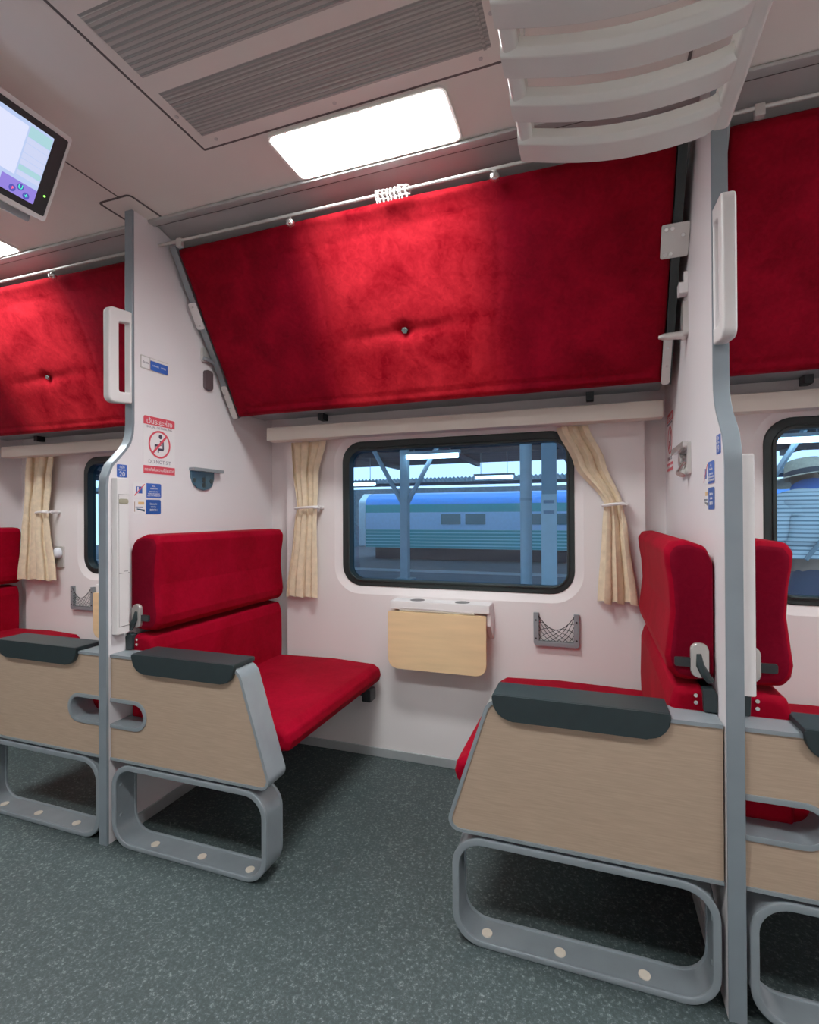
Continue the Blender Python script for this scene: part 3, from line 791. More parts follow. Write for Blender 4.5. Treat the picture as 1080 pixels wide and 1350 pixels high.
# ------------------------------------------------------------------ net pockets
def netpocket(off, label):
    x0, x1, z0, z1 = -0.229 + off, -0.051 + off, 0.563, 0.697
    r = thing('net_pocket', label, 'net pocket', ((x0 + x1) / 2, 2.16, z0), 'net pockets on the window wall')
    w = 0.021
    O = [(x0, z1), (x0, z0 + 0.012), (x0 + 0.004, z0 + 0.003), (x0 + 0.012, z0), (x1 - 0.012, z0), (x1 - 0.004, z0 + 0.003), (x1, z0 + 0.012), (x1, z1)]
    I = [(x0 + w, z1), (x0 + w, z0 + w + 0.004), (x0 + w, z0 + w + 0.002), (x0 + w + 0.004, z0 + w), (x1 - w - 0.004, z0 + w), (x1 - w, z0 + w + 0.002), (x1 - w, z0 + w + 0.004), (x1 - w, z1)]
    mb = MB(); mb.ring(O, I, 2.155, YW - 0.001, closed=False, bev=0.003); f = mb.build('frame', M['aludark'], r)
    for x, z in ((x0 + 0.010, z1 - 0.03), (x0 + 0.010, z0 + 0.03), (x1 - 0.010, z1 - 0.03), (x1 - 0.010, z0 + 0.03)): MB().disc((x, 2.1555, z), (0, -1, 0), 0.004, 0.002, 8).build('screw', M['black'], f)
    nt = MB(); a, b = x0 + w - 0.004, x1 - w + 0.004
    def top(u): return z1 - 0.006 - 0.058 * (1 - (2 * u - 1) ** 2)
    def P(u, v): return (a + (b - a) * u, 2.157 - 0.006 * math.sin(PI * u) * v, z0 + w + (top(u) - z0 - w) * v)
    n = 6
    def strand(p, q):
        nt.tube([P(p[0] + (q[0]-p[0]) * k / 5, p[1] + (q[1]-p[1]) * k / 5) for k in range(6)], 0.0012, 4)
    nt.tube([P(k / 14, 1) for k in range(15)], 0.0018, 5)
    nt.tube([P(k / 14, 0.0) for k in range(15)], 0.0018, 5)
    for k in range(-3, n + 1):
        for sgn in (1, -1):
            u0 = k / n; pts = []
            s0, s1 = 0.0, 1.0
            ua, ub = u0, u0 + 0.5
            if sgn < 0: ua, ub = 1 - u0, 1 - u0 - 0.5
            # the stretch of the strand that lies inside the frame
            ta, tb2 = sorted(((0 - ua) / (ub - ua), (1 - ua) / (ub - ua)))
            t0_, t1_ = max(0.0, ta), min(1.0, tb2)
            if t1_ - t0_ < 0.05: continue
            strand((ua + (ub-ua) * t0_, t0_), (ua + (ub-ua) * t1_, t1_))
    nt.build('net', M['black'], r)
    return r
n0 = netpocket(0, 'grey framed net pocket to the right of the folding table')
# the left bay has its pocket beside its own seat
nl = dup(n0, (-2.617, 0, 0), 'grey framed net pocket in the left bay under the window')

# light switch in the left bay
sw = thing('reading_light', 'small square wall light with a round lens, right of the left curtain', 'wall light', (-2.97, 2.17, 0.80))
MB().prism(rrect(-2.985, -2.915, 0.800, 0.925, 0.006, 3), YW - 0.012, YW - 0.0005, bev=0.002, which='a').build('plate', M['steel'], sw)
lm = MB(); lm.tube([(-2.95, YW - 0.010, 0.885), (-2.95, YW - 0.022, 0.885), (-2.95, YW - 0.034, 0.885), (-2.95, YW - 0.040, 0.885)], 0.03, 18, rs=[0.032, 0.032, 0.024, 0.010]); lm.build('lens', mat('frosted_lens', (0.75, 0.78, 0.84), 0.3, var=0.01), sw)

# ------------------------------------------------------------------ grab handles
def handle(xc, label):
    r = thing('grab_handle', label, 'grab handle', (xc, 1.35, 1.486), 'white grab handles on the posts')
    ys0, ys1 = YA + 0.003, YA + 0.085
    O = rpoly([(ys0, 1.486), (ys1 + 0.030, 1.500), (ys1 + 0.030, 1.825), (ys0, 1.815)], [0.022, 0.004, 0.004, 0.022], 5)
    I = rpoly([(ys0 + 0.040, 1.530), (ys1 + 0.003, 1.535), (ys1 + 0.003, 1.782), (ys0 + 0.040, 1.772)], [0.008, 0.004, 0.004, 0.008], 5)
    mb = MB(); mb.ring(O, I, xc - 0.015, xc + 0.015, axis='x', bev=0.006); mb.build('loop', M['white'], r, ang=50)
    return r
h0 = handle(XL, 'white grab handle on the left post'); handle(XR, 'white grab handle on the right post under the luggage rack')

# ------------------------------------------------------------------ service covers on the partitions
def cover(xc, label):
    f = xc + HT
    r = thing('service_cover', label, 'wall cover', (f + 0.01, 1.34, 0.68), 'narrow white covers beside the posts')
    mb = MB(); mb.box(f + 0.0005, f + 0.028, YA + 0.006, YA + 0.055, 0.699, 1.229, bev=0.004); c = mb.build('cover', M['white'], r)
    ln = MB()
    ln.box(f + 0.0275, f + 0.0287, YA + 0.010, YA + 0.054, 1.172, 1.1735)
    for z0, z1, ya, yb in ((0.905, 0.9065, 0.012, 0.030), (0.911, 0.9125, 0.032, 0.048), (0.905, 0.9065, 0.050, 0.054), (0.725, 0.7265, 0.012, 0.054)):
        ln.box(f + 0.0275, f + 0.0287, YA + ya, YA + yb, z0, z1)
    ln.box(f + 0.0275, f + 0.0287, YA + 0.012, YA + 0.0128, 0.725, 1.172)
    ln.build('seam', M['line'], c)
    pl = Plane((f + 0.028, YA + 0.031, 1.150), (0, 1, 0), (0, 0, 1)); sl = MB(); pl.poly(sl, rrect(-0.019, 0.019, -0.009, 0.009, 0.008, 5), -0.001, 0.0012)
    sl.build('finger_slot', mat('slot_shade', (0.36, 0.34, 0.24), 0.6), c)
    return r
cover(XL, 'narrow white cover with an oval slot beside the left post')
cover(XR, 'narrow white cover edge-on behind the right post')

# ------------------------------------------------------------------ signs
ZU = (0, 0, 1)
def panel_thing(name, label, cat, pl, w, h, m, rad=0.002, group=None):
    r = thing(name, label, cat, pl.pt(0, -h / 2, 0), group)
    mb = MB(); pl.poly(mb, rrect(-w / 2, w / 2, -h / 2, h / 2, rad, 3), 0.0002, 0.0012); mb.build('plate', m, r, smooth=False)
    return r
def patch(pl, r, pts, m, name='print', h=0.0016):
    mb = MB(); pl.poly(mb, pts, 0.0010, h); return mb.build(name, m, r, smooth=False)
def txt(pl, r, body, a, b, size, m, sx=1.0, h=0.0020, align='CENTER'):
    return text_mesh(body, size, pl.pt(a, b, h), pl.r, pl.u, m, r, sx=sx, depth=0.0002, align=align)
def nosit(x, yc, sgn, label):
    pl = Plane((x, yc, 1.362), (0, sgn, 0), ZU)
    r = panel_thing('no_sit_sign', label, 'sign', pl, 0.150, 0.215, M['paper'])
    patch(pl, r, rrect(-0.074, 0.074, 0.074, 0.105, [0.008, 0.008, 0.001, 0.001], 4), M['red'], 'red_band')
    txt(pl, r, 'เว้นระยะห่าง', 0, 0.0865, 0.027, M['paper'], sx=0.98)
    txt(pl, r, 'SOCIAL DISTANCING', 0, 0.066, 0.0125, M['inkgrey'], sx=1.0)
    mb = MB(); pl.ring(mb, circ(0, 0.005, 0.052, 36), circ(0, 0.005, 0.045, 36), 0.001, 0.0018); mb.build('red_ring', M['red'], r, smooth=False)
    fig = MB(); pl.poly(fig, circ(0.004, 0.035, 0.0085, 16), 0.001, 0.0016)
    body = [((0.004, 0.020), (0.005, 0.006), 0.006), ((0.016, 0.018), (0.017, -0.012), 0.007), ((0.019, -0.013), (-0.006, -0.013), 0.009), ((-0.006, -0.010), (-0.007, -0.026), 0.006),
            ((-0.004, 0.001), (-0.022, 0.001), 0.008), ((-0.021, 0.003), (-0.021, -0.016), 0.006), ((0.008, 0.004), (-0.004, 0.003), 0.006)]
    for k, (a, b, w) in enumerate(body): pl.poly(fig, bar2(a, b, w), 0.001, 0.00145 + 0.00002 * k)
    fig.build('seated_figure', M['ink'], r, smooth=False)
    patch(pl, r, bar2((-0.034, -0.030), (0.034, 0.040), 0.0085), M['red'], 'red_bar', 0.0020)
    txt(pl, r, 'DO NOT SIT', 0, -0.062, 0.019, M['inkgrey'])
    patch(pl, r, rrect(-0.0745, 0.0745, -0.106, -0.077, 0.001, 2), M['red'], 'red_band')
    txt(pl, r, 'ขออภัยในความไม่สะดวก', 0, -0.0915, 0.0150, M['paper'])
    return r
def seatno(x, yc, sgn, num, label):
    pl = Plane((x, yc, 1.256), (0, sgn, 0), ZU)
    r = panel_thing('seat_number_sign', label, 'sign', pl, 0.040, 0.044, M['blue'], 0.003)
    txt(pl, r, 'ที่นั่ง', 0, 0.0125, 0.012, M['paper']); txt(pl, r, 'SEAT NO.', 0, 0.003, 0.0068, M['paper']); txt(pl, r, num, 0, -0.0115, 0.0235, M['paper'])
    return r
def notice(x, yc, zc, sgn, kind, label):
    pl = Plane((x, yc, zc), (0, sgn, 0), ZU)
    r = panel_thing('notice_sign', label, 'sign', pl, 0.124, 0.052, M['paper'], 0.004)
    m = M['blue'] if kind == 'window' else M['deepblue']
    patch(pl, r, rrect(-0.006, 0.0625, -0.0265, 0.0265, [0.006, 0.001, 0.001, 0.006], 3), m, 'blue_field')
    if kind == 'window':
        patch(pl, r, rrect(-0.050, -0.024, -0.012, 0.013, 0.001, 2), M['deepblue'], 'pictogram')
        patch(pl, r, bar2((-0.058, -0.020), (-0.014, 0.022), 0.0035), M['red'], 'red_bar', 0.0020)
        patch(pl, r, rrect(-0.046, -0.040, -0.010, 0.011, 0.001, 2), M['paper'], 'pictogram', 0.0018)
        for z, s, t in ((0.0165, 0.0085, 'ห้าม'), (0.0075, 0.0075, 'ปิดหน้าต่าง'), (-0.004, 0.0068, 'DO NOT PUT'), (-0.0115, 0.0068, 'HEAD OR HANDS'), (-0.019, 0.0068, 'OUT OF WINDOW')):
            txt(pl, r, t, 0.028, z, s, M['paper'])
    else:
        patch(pl, r, rrect(-0.052, -0.018, -0.004, 0.000, 0.001, 2), M['hookblue'], 'pictogram')
        patch(pl, r, [(-0.046, -0.006), (-0.012, -0.010), (-0.012, -0.018), (-0.046, -0.010)], M['hookblue'], 'pictogram', 0.0018)
        patch(pl, r, rrect(-0.040, -0.014, 0.008, 0.018, 0.002, 2), mat('sign_orange', (0.72, 0.45, 0.18), 0.5), 'pictogram')
        patch(pl, r, bar2((-0.055, -0.018), (-0.055, 0.018), 0.0025), mat('sign_brown', (0.35, 0.2, 0.12), 0.5), 'pictogram')
        for z, s, t in ((0.0105, 0.0085, 'โปรดระวัง'), (0.000, 0.0075, 'เตียงพับ'), (-0.012, 0.0115, 'BERTH')):
            txt(pl, r, t, 0.028, z, s, M['paper'])
    return r
SX = XL + HT
nosit(SX, 1.514, 1, 'no-sit social distancing sign with red ring on the left partition')
seatno(SX, 1.349, 1, '20', 'blue seat number 20 sign beside the left post')
notice(SX, 1.458, 1.193, 1, 'window', 'white and blue notice under the no-sit sign, upper of the two')
notice(SX, 1.456, 1.133, 1, 'berth', 'white and blue notice just above the left seat back')
# emergency light plaque higher up
pl = Plane((SX, 1.492, 1.660), (0, 1, 0), ZU)
r = panel_thing('berth_number_sign', 'silver framed blue plaque high on the left partition', 'sign', pl, 0.128, 0.048, M['steel'], 0.004)
patch(pl, r, rrect(-0.020, 0.062, -0.0215, 0.013, 0.002, 2), M['blue'], 'blue_field'); patch(pl, r, rrect(-0.020, 0.062, 0.014, 0.0215, 0.001, 2), M['paper'], 'white_band')
patch(pl, r, rrect(-0.060, -0.024, -0.020, 0.020, 0.003, 3), M['paper'], 'white_field')
txt(pl, r, 'LOWER    UPPER', 0.021, -0.003, 0.0085, M['paper']); txt(pl, r, 'ที่นอน', -0.042, 0.0, 0.012, M['inkgrey'])
RX = XR - HT
seatno(RX, 1.337, -1, '19', 'blue seat number 19 sign beside the right post')
notice(RX, 1.440, 1.198, -1, 'window', 'white and blue notice on the right partition, upper of the two')
notice(RX, 1.440, 1.135, -1, 'berth', 'white and blue notice on the right partition just above the seat back')
nosit(RX, 2.10, -1, 'no-sit sign seen edge-on behind the silver hook on the right partition')

# ------------------------------------------------------------------ coat hooks and berth catches on the partitions
r = thing('coat_hanging_hook', 'folded blue-grey coat hook on the left partition right of the no-sit sign', 'coat hook', (SX + 0.006, 1.75, 1.207))
pl = Plane((SX, 1.740, 1.285), (0, 1, 0), ZU)
mb = MB(); pl.poly(mb, [(-0.072, 0.002), (0.062, 0.002), (0.062, -0.030), (0.052, -0.058), (0.030, -0.074), (0.0, -0.080), (-0.034, -0.072), (-0.060, -0.052), (-0.070, -0.028)], 0.0005, 0.008); mb.build('plate', M['hookblue'], r)
mb = MB(); pl.poly(mb, rrect(-0.076, 0.100, -0.003, 0.010, 0.003, 3), 0.0005, 0.030); mb.build('lid', M['aludark'], r)
for a, b in ((0.0, -0.036), (-0.055, -0.040), (0.045, -0.040), (0.0, -0.058)):
    mb = MB(); pl.poly(mb, circ(a, b, 0.010, 12), 0.008, 0.0095); mb.build('screw', M['slot'], r)
r = thing('coat_hanging_hook', 'silver fold-down hook above the right seat back', 'coat hook', (RX - 0.006, 1.74, 1.236))
pl = Plane((RX, 1.760, 1.290), (0, -1, 0), ZU)
mb = MB(); pl.ring(mb, rrect(-0.070, 0.080, -0.075, 0.018, 0.006, 3), rrect(-0.050, 0.062, -0.055, 0.000, 0.003, 3), 0.0005, 0.010); mb.build('frame', M['steel'], r)
mb = MB(); pl.poly(mb, rrect(-0.155, 0.078, 0.002, 0.020, 0.006, 4), 0.008, 0.022); mb.build('arm', M['chrome'], r)
mb = MB(); mb.tube([pl.pt(0.0, -0.030, 0.004), pl.pt(0.0, -0.030, 0.020)], 0.022, 16); mb.tube([pl.pt(0.030, -0.045, 0.006), pl.pt(0.045, -0.075, 0.024)], 0.014, 12); mb.build('latch', M['chrome'], r)
r = thing('berth_catch', 'small dark oval stop on the left partition under the berth edge', 'berth catch', (SX + 0.005, 1.77, 1.63))
pl = Plane((SX, 1.772, 1.672), (0, 1, 0), ZU)
mb = MB(); pl.poly(mb, rrect(-0.026, 0.020, -0.042, 0.040, 0.014, 5), 0.0005, 0.014); mb.build('pad', mat('brown_rubber', (0.085, 0.06, 0.065), 0.6), r)
r = thing('berth_latch', 'small chrome latch on the left partition beside the berth', 'berth latch', (SX + 0.006, 1.755, 1.742))
pl = Plane((SX, 1.752, 1.762), (0, 1, 0), ZU)
mb = MB(); pl.poly(mb, rrect(-0.020, 0.030, -0.018, 0.040, 0.008, 4), 0.0005, 0.012); mb.build('plate', M['steel'], r)
mb = MB(); mb.tube([pl.pt(-0.02, -0.006, 0.012), pl.pt(0.02, -0.010, 0.022), pl.pt(0.05, -0.018, 0.020)], 0.008, 8); mb.build('bolt', M['aludark'], r)
r = thing('berth_catch', 'white hook bracket on the right partition holding the berth edge', 'berth catch', (RX - 0.02, 1.76, 1.62))
pl = Plane((RX, 1.722, 1.70), (0, -1, 0), ZU)
mb = MB(); pl.poly(mb, rpoly([(-0.028, -0.078), (0.016, -0.070), (0.016, 0.030), (-0.018, 0.030), (-0.030, -0.005)], [.004, .01, .01, .02, .02], 4), 0.0005, 0.014); mb.build('plate', M['steel'], r)
mb = MB(); a = [pl.pt(-0.008, -0.066, 0.006 + 0.072 * k / 5) for k in range(6)]; mb.tube(a, 0.011, 10, rs=[0.012, 0.012, 0.011, 0.011, 0.010, 0.005]); mb.build('arm', M['steel'], r)
mb = MB(); pl.poly(mb, rrect(-0.024, 0.014, 0.052, 0.086, 0.004, 3), 0.0005, 0.024); pl.poly(mb, rrect(-0.012, 0.010, 0.060, 0.118, 0.004, 3), 0.0005, 0.010); mb.build('latch', M['white'], r)

# ------------------------------------------------------------------ luggage rack
r = thing('luggage_rack', 'white slatted luggage rack overhead beside the right post', 'luggage rack', (0.07, 0.9, 1.93))
RX0, RX1 = -0.154, 0.286
def rz(x): return 1.966 - 0.030 * (x - RX0) / (RX1 - RX0)
def sag(x):
    t = (x - RX0) / (RX1 - RX0); return -0.030 * math.sin(PI * t) ** 1.0
yend, ysta = 1.285, 0.42
for x0, x1, nm in ((RX0, RX0 + 0.032, 'a'), (RX1 - 0.036, RX1, 'b')):
    zc = rz((x0 + x1) / 2)
    mb = MB(); mb.prism(rrect(x0, x1, zc - 0.004, zc + 0.052, 0.010, 4), ysta, yend, bev=0.006, seg=2); mb.build('side_beam', M['rack'], r, ang=50)
edges = [1.282, 1.147, 1.027, 0.917, 0.807, 0.697, 0.587, 0.485]
for k, y1 in enumerate(edges):
    y0 = y1 - (0.080 if k == 0 else 0.066)
    sec = rpoly([(y0, 0.004), (y0 + 0.010, -0.008), (y1 - 0.004, -0.006), (y1, 0.002), (y1 - 0.002, 0.026), (y1 - 0.012, 0.026), (y1 - 0.014, 0.008), (y0 + 0.014, 0.006), (y0 + 0.012, 0.026), (y0, 0.026)],
                [.006, .006, .004, .004, .003, .003, .004, .004, .004, .004], 3)
    mb = MB(); n = 20
    rings = []
    for i in range(n + 1):
        x = RX0 - 0.003 + (RX1 - RX0 + 0.003 - 0.004) * i / n
        t = i / n
        lift = 0.026 * max(0, (t - 0.86) / 0.14) ** 2
        rings.append([mb.b.verts.new((x, yy, rz(x) + sag(x) + lift + zz)) for yy, zz in sec])
    L = len(sec)
    for A, B in zip(rings, rings[1:]):
        for q in range(L): mb.face([A[q], A[(q+1) % L], B[(q+1) % L], B[q]])
    mb.face(rings[0][::-1]); mb.face(rings[-1])
    mb.build('slat', M['rack'], r, ang=60)
for x in (RX0 + 0.016, RX1 - 0.018):
    for y in (0.50, 1.10):
        mb = MB(); mb.box(x - 0.010, x + 0.010, y - 0.015, y + 0.015, rz(x) + 0.045, ZC - 0.0005, bev=0.003); mb.build('hanger', M['rack'], r)

# ------------------------------------------------------------------ ceiling screen
r = thing('ceiling_screen', 'tilted information screen with lit display hanging from the ceiling at the left edge', 'screen', (-1.40, 0.83, 1.90))
T = Vector((-1.331, 1.016, 2.130)); B = Vector((-1.440, 1.016, 1.923)); dn = (B - T); Ht = dn.length; upv = -dn.normalized()
right = Vector((0, 1, 0)); Wt = 0.40
pl = Plane(T - right * (Wt / 2) - upv * (Ht / 2), right, upv)      # faces +x and down
mb = MB(); pl.poly(mb, rrect(-Wt/2, Wt/2, -Ht/2, Ht/2, 0.008, 4), -0.038, -0.001); mb.build('housing', M['white'], r)
mb = MB(); pl.ring(mb, rrect(-Wt/2, Wt/2, -Ht/2, Ht/2, 0.008, 4), rrect(-Wt/2 + 0.006, Wt/2 - 0.006, -Ht/2 + 0.012, Ht/2 - 0.012, 0.004, 4), -0.002, 0.003); mb.build('bezel', M['white'], r)
mb = MB(); pl.poly(mb, rrect(-Wt/2 + 0.005, Wt/2 - 0.005, -Ht/2 + 0.010, Ht/2 - 0.010, 0.002, 2), -0.002, 0.0005); mb.build('glass', M['black'], r)
sw_, sh_ = Wt/2 - 0.040, Ht/2 - 0.028
S = lambda c, s: emit('screen_glow', c, s)
def scr(name, x0, x1, z0, z1, m, h, rad=0.002):
    q = MB(); pl.poly(q, rrect(x0, x1, z0, z1, rad, 2), 0.0004, h); return q.build(name, m, r, smooth=False)
scr('display', -sw_, sw_, -sh_, sh_, S((0.50, 0.62, 0.95), 0.95), 0.0010)
xR = sw_ - 0.058
scr('map_area', -sw_ + 0.004, xR - 0.004, -sh_ + 0.045, sh_ - 0.010, S((0.72, 0.76, 1.0), 1.0), 0.0014)
lb = S((0.62, 0.68, 0.95), 0.95); lg = S((0.42, 0.72, 0.78), 0.9); dk = S((0.20, 0.25, 0.55), 0.8)
z = sh_ - 0.006
for hgt, m in ((0.028, lg), (0.015, lb), (0.024, lb), (0.015, lb), (0.015, lb), (0.015, lg), (0.013, lb)):
    scr('list_row', xR, sw_ - 0.002, z - hgt + 0.0014, z, m, 0.0014, 0.001); z -= hgt
scr('button_bar', xR - 0.030, sw_, -sh_, -sh_ + 0.036, S((0.30, 0.22, 0.80), 0.9), 0.0014)
for (a, b, c, ic) in ((0.020, 0.024, (0.05, 0.75, 0.45), 'U'), (0.003, 0.012, (0.9, 0.1, 0.2), '+'), (0.038, 0.010, (0.05, 0.75, 0.45), '+')):
    q = MB(); pl.poly(q, circ(xR - 0.012 + a + 0.010, -sh_ + b, 0.0085, 14), 0.001, 0.0018); q.build('icon', S((0.10, 0.10, 0.55), 0.8), r, smooth=False)
    text_mesh(ic, 0.016, pl.pt(xR - 0.012 + a + 0.010, -sh_ + b, 0.0022), pl.r, pl.u, S(c, 1.4), r, name='icon_mark')
q = MB(); pl.poly(q, circ(Wt/2 - 0.020, -0.055, 0.0022, 8), 0.0005, 0.003); q.build('status_lamp', S((0.3, 1.0, 0.1), 3), r, smooth=False)
mb = MB(); pl.poly(mb, rrect(-Wt/2 + 0.02, Wt/2 - 0.03, -Ht/2 - 0.020, -Ht/2 - 0.002, 0.004, 3), -0.034, -0.010); mb.build('speaker_bar', M['aludark'], r)
mb = MB(); mb.box(T.x - 0.13, T.x - 0.075, 0.74, 0.88, 2.085, ZC - 0.0005, bev=0.004); mb.build('mount', M['white'], r)

# ------------------------------------------------------------------ outside: station
PZ = -0.42
st_floor = mat('platform_concrete', (0.14, 0.20, 0.30), 0.7, var=0.2, scale=1.5)
struct(MB().box(-30, 30, 2.75, 13.4, PZ - 0.3, PZ).build('ground_platform', st_floor))
struct(MB().box(-30, 30, 12.9, 13.4, PZ, PZ + 0.012).build('ground_platform_edge', mat('platform_edge_paint', (0.62, 0.66, 0.72), 0.6)))
struct(MB().box(-45, 45, 2.4, 60, -1.8, -1.7).build('ground_track', mat('track_ballast', (0.05, 0.05, 0.06), 0.9, var=0.3, scale=2)))
roof_m = stripe_mat('canopy_sheet', (0.055, 0.042, 0.075), (0.085, 0.065, 0.10), 1.3, 'Y', 0.5)
struct(MB().box(-32, 32, 3.0, 21.8, 3.30, 3.36).build('roof_near', roof_m))
bmb = MB()
for k in range(-7, 8): bmb.box(k * 3.6 - 0.06 - 0.9, k * 3.6 + 0.06 - 0.9, 3.2, 21.5, 3.10, 3.30)
for y in (7, 12, 17): bmb.box(-32, 32, y - 0.05, y + 0.05, 3.14, 3.30)
struct(bmb.build('roof_beam', mat('canopy_beam', (0.07, 0.07, 0.10), 0.6)))
fc = MB(); V = []
for i in range(0, 700):
    x = -35 + i * 0.1; zz = 2.98 + (0.045 if i % 2 else -0.045)
    V.append((fc.b.verts.new((x, 25 + (0.06 if i % 2 else 0), zz - 0.02)), fc.b.verts.new((x, 25.2, 2.74))))
for A, B_ in zip(V, V[1:]): fc.face([A[0], B_[0], B_[1], A[1]])
struct(fc.build('roof_far_edge', mat('far_canopy_edge', (0.42, 0.52, 0.60), 0.6), smooth=False))
struct(MB().box(-35, 35, 25.2, 28.2, 2.74, 2.84).build('roof_far', mat('far_canopy', (0.05, 0.06, 0.07), 0.8)))
struct(MB().box(-45, 45, 41, 41.5, -1.7, 3.3).build('wall_station', mat('station_wall', (0.10, 0.12, 0.14), 0.8, var=0.3)))

# train on the far track
tr = thing('passenger_train', 'blue and teal passenger train on the far track outside the window', 'train', (3.0, 31.5, -1.7))
tx0, tx1, ty = -13.6, 26.0, 30.0
roofp = [(ty, 1.72), (ty + 0.12, 2.05), (ty + 0.55, 2.35), (ty + 1.4, 2.47), (ty + 2.3, 2.35), (ty + 2.75, 2.05), (ty + 2.9, 1.72)]
MB().prism(roofp, tx0, tx1, axis='x').build('roof', mat('train_blue', (0.01, 0.19, 0.62), 0.4, var=0.05), tr)
MB().box(tx0, tx1, ty, ty + 2.9, 1.23, 1.72).build('teal_band', mat('train_teal', (0.04, 0.33, 0.36), 0.5), tr)
MB().box(tx0, tx1, ty, ty + 2.9, 0.17, 1.23).build('window_band', mat('train_pale', (0.36, 0.55, 0.80), 0.45), tr)
MB().box(tx0, tx1, ty, ty + 2.9, -0.95, 0.17).build('louvre_band', stripe_mat('train_louvre', (0.02, 0.28, 0.32), (0.28, 0.62, 0.68), 5.2, 'Z', 0.62), tr)
MB().box(tx0 + 0.6, tx1, ty + 0.2, ty + 2.7, -1.65, -0.95).build('undercarriage', mat('train_under', (0.03, 0.02, 0.03), 0.8), tr)
w0 = None
for i, x in enumerate((-8.6, -7.1, -3.4, -1.9, -0.4, 1.1, 4.5, 6.0, 7.5, 9.0, 10.5, 12.0)):
    q = MB(); q.box(x, x + 1.2, ty - 0.03, ty + 0.02, 0.50, 1.12); q.build('window', mat('train_window', (0.05, 0.14, 0.17), 0.2), tr)
q = MB(); q.prism(rpoly([(ty, -0.9), (ty + 2.9, -0.9), (ty + 2.9, 2.0), (ty + 2.0, 2.45), (ty + 0.9, 2.45), (ty, 2.0)], [.1, .1, .3, .3, .3, .3], 3), tx0 - 0.5, tx0 + 0.02, axis='x', bev=0.25, which='a', seg=3)
q.build('cab_end', mat('train_cab', (0.55, 0.66, 0.74), 0.4), tr)
tr2 = thing('railway_carriage', 'white and purple carriage standing at the far left outside the window', 'carriage', (-19.5, 27, -1.7))
MB().box(-26, -14.9, 26.2, 28.6, 0.3, 2.45, bev=0.12).build('upper_body', mat('carriage_white', (0.55, 0.55, 0.58), 0.5), tr2)
MB().box(-26, -14.9, 26.2, 28.6, -1.2, 0.3).build('lower_body', mat('carriage_purple', (0.09, 0.05, 0.12), 0.5), tr2)
for z in (1.9, 1.3): MB().box(-15.9, -15.1, 26.17, 26.25, z, z + 0.16).build('vent_slit', mat('carriage_red', (0.25, 0.08, 0.12), 0.5), tr2)
for x in (-17.5, -19.5, -21.5): MB().box(x - 1.2, x, 26.17, 26.25, 0.7, 1.5).build('window', mat('train_window', (0.05, 0.14, 0.17), 0.2), tr2)
MB().box(-25, -16, 26.6, 28.2, -1.65, -1.2).build('undercarriage', mat('train_under', (0.03, 0.02, 0.03), 0.8), tr2)

tube_m = emit('tube_glow', (0.9, 0.97, 1.0), 9.0)
def tube_lamp(x, y, z, L, label):
    q = thing('tube_lamp', label, 'tube lamp', (x, y, z - 0.05), 'lit tubes under the station roof')
    MB().tube([(x - L / 2, y, z), (x + L / 2, y, z)], 0.055, 10).build('tube', tube_m, q)
    MB().box(x - L / 2 - 0.05, x + L / 2 + 0.05, y - 0.06, y + 0.06, z + 0.05, z + 0.12).build('housing', mat('lamp_housing', (0.35, 0.4, 0.45), 0.5), q)
    for s in (-1, 1): MB().tube([(x + s * L * 0.35, y, z + 0.12), (x + s * L * 0.35, y, 3.31)], 0.012, 6).build('hanger', M['aludark'], q)
tube_lamp(-3.42, 11.2, 2.42, 1.22, 'large lit tube lamp in the upper middle of the window')
tube_lamp(-3.05, 17.0, 2.32, 1.25, 'lit tube lamp seen right of the window centre above the blue train')
tube_lamp(-7.95, 17.0, 2.20, 1.25, 'lit tube lamp at the left edge of the window')
tube_lamp(3.4, 11.2, 2.42, 1.22, 'lit tube lamp beyond the right window')
col_m = mat('column_paint', (0.28, 0.38, 0.46), 0.5, var=0.08)
def strut_column(x, y, label):
    q = thing('strut_column', label, 'platform column', (x, y, PZ), 'forked steel columns of the platform')
    MB().box(x - 0.09, x + 0.09, y - 0.09, y + 0.09, PZ, 3.30).build('shaft', col_m, q)
    for s in (-1, 1):
        MB().tube([(x + s * 0.06, y, 1.36), (x + s * 0.85, y, 2.75), (x + s * 1.15, y, 3.30)], 0.055, 6).build('brace', col_m, q)
    MB().box(x - 0.2, x + 0.2, y - 0.2, y + 0.2, PZ, PZ + 0.03).build('base', col_m, q)
strut_column(-4.15, 11.4, 'forked steel platform column left of the window centre')
strut_column(2.92, 11.4, 'forked steel platform column beyond the right window')
def round_column(x, y, rad, label, m=None):
    q = thing('round_column', label, 'platform column', (x, y, PZ), 'round columns of the platform')
    MB().tube([(x, y, PZ), (x, y, 3.30)], rad, 20).build('shaft', m or mat('column_pale', (0.40, 0.52, 0.60), 0.45), q)
    MB().tube([(x, y, PZ), (x, y, PZ + 0.10)], rad * 1.35, 20).build('base', col_m, q)
    MB().tube([(x, y, 1.02 + 0.3), (x, y, 1.06 + 0.3)], rad * 1.05, 20).build('collar', col_m, q)
round_column(-1.02, 8.6, 0.095, 'pale round column in the right half of the window')
round_column(-0.22, 7.9, 0.045, 'thin round pole near the right end of the window')
q = thing('sign_pillar', 'tall flat pillar with a white sign panel right of the round column', 'pillar', (-0.62, 8.2, PZ))
MB().box(-0.73, -0.51, 8.15, 8.25, PZ, 3.30).build('shaft', mat('pillar_blue', (0.14, 0.26, 0.34), 0.5), q)
MB().box(-0.735, -0.505, 8.12, 8.15, PZ + 0.05, 1.40).build('panel', mat('pillar_panel', (0.42, 0.55, 0.62), 0.5), q)
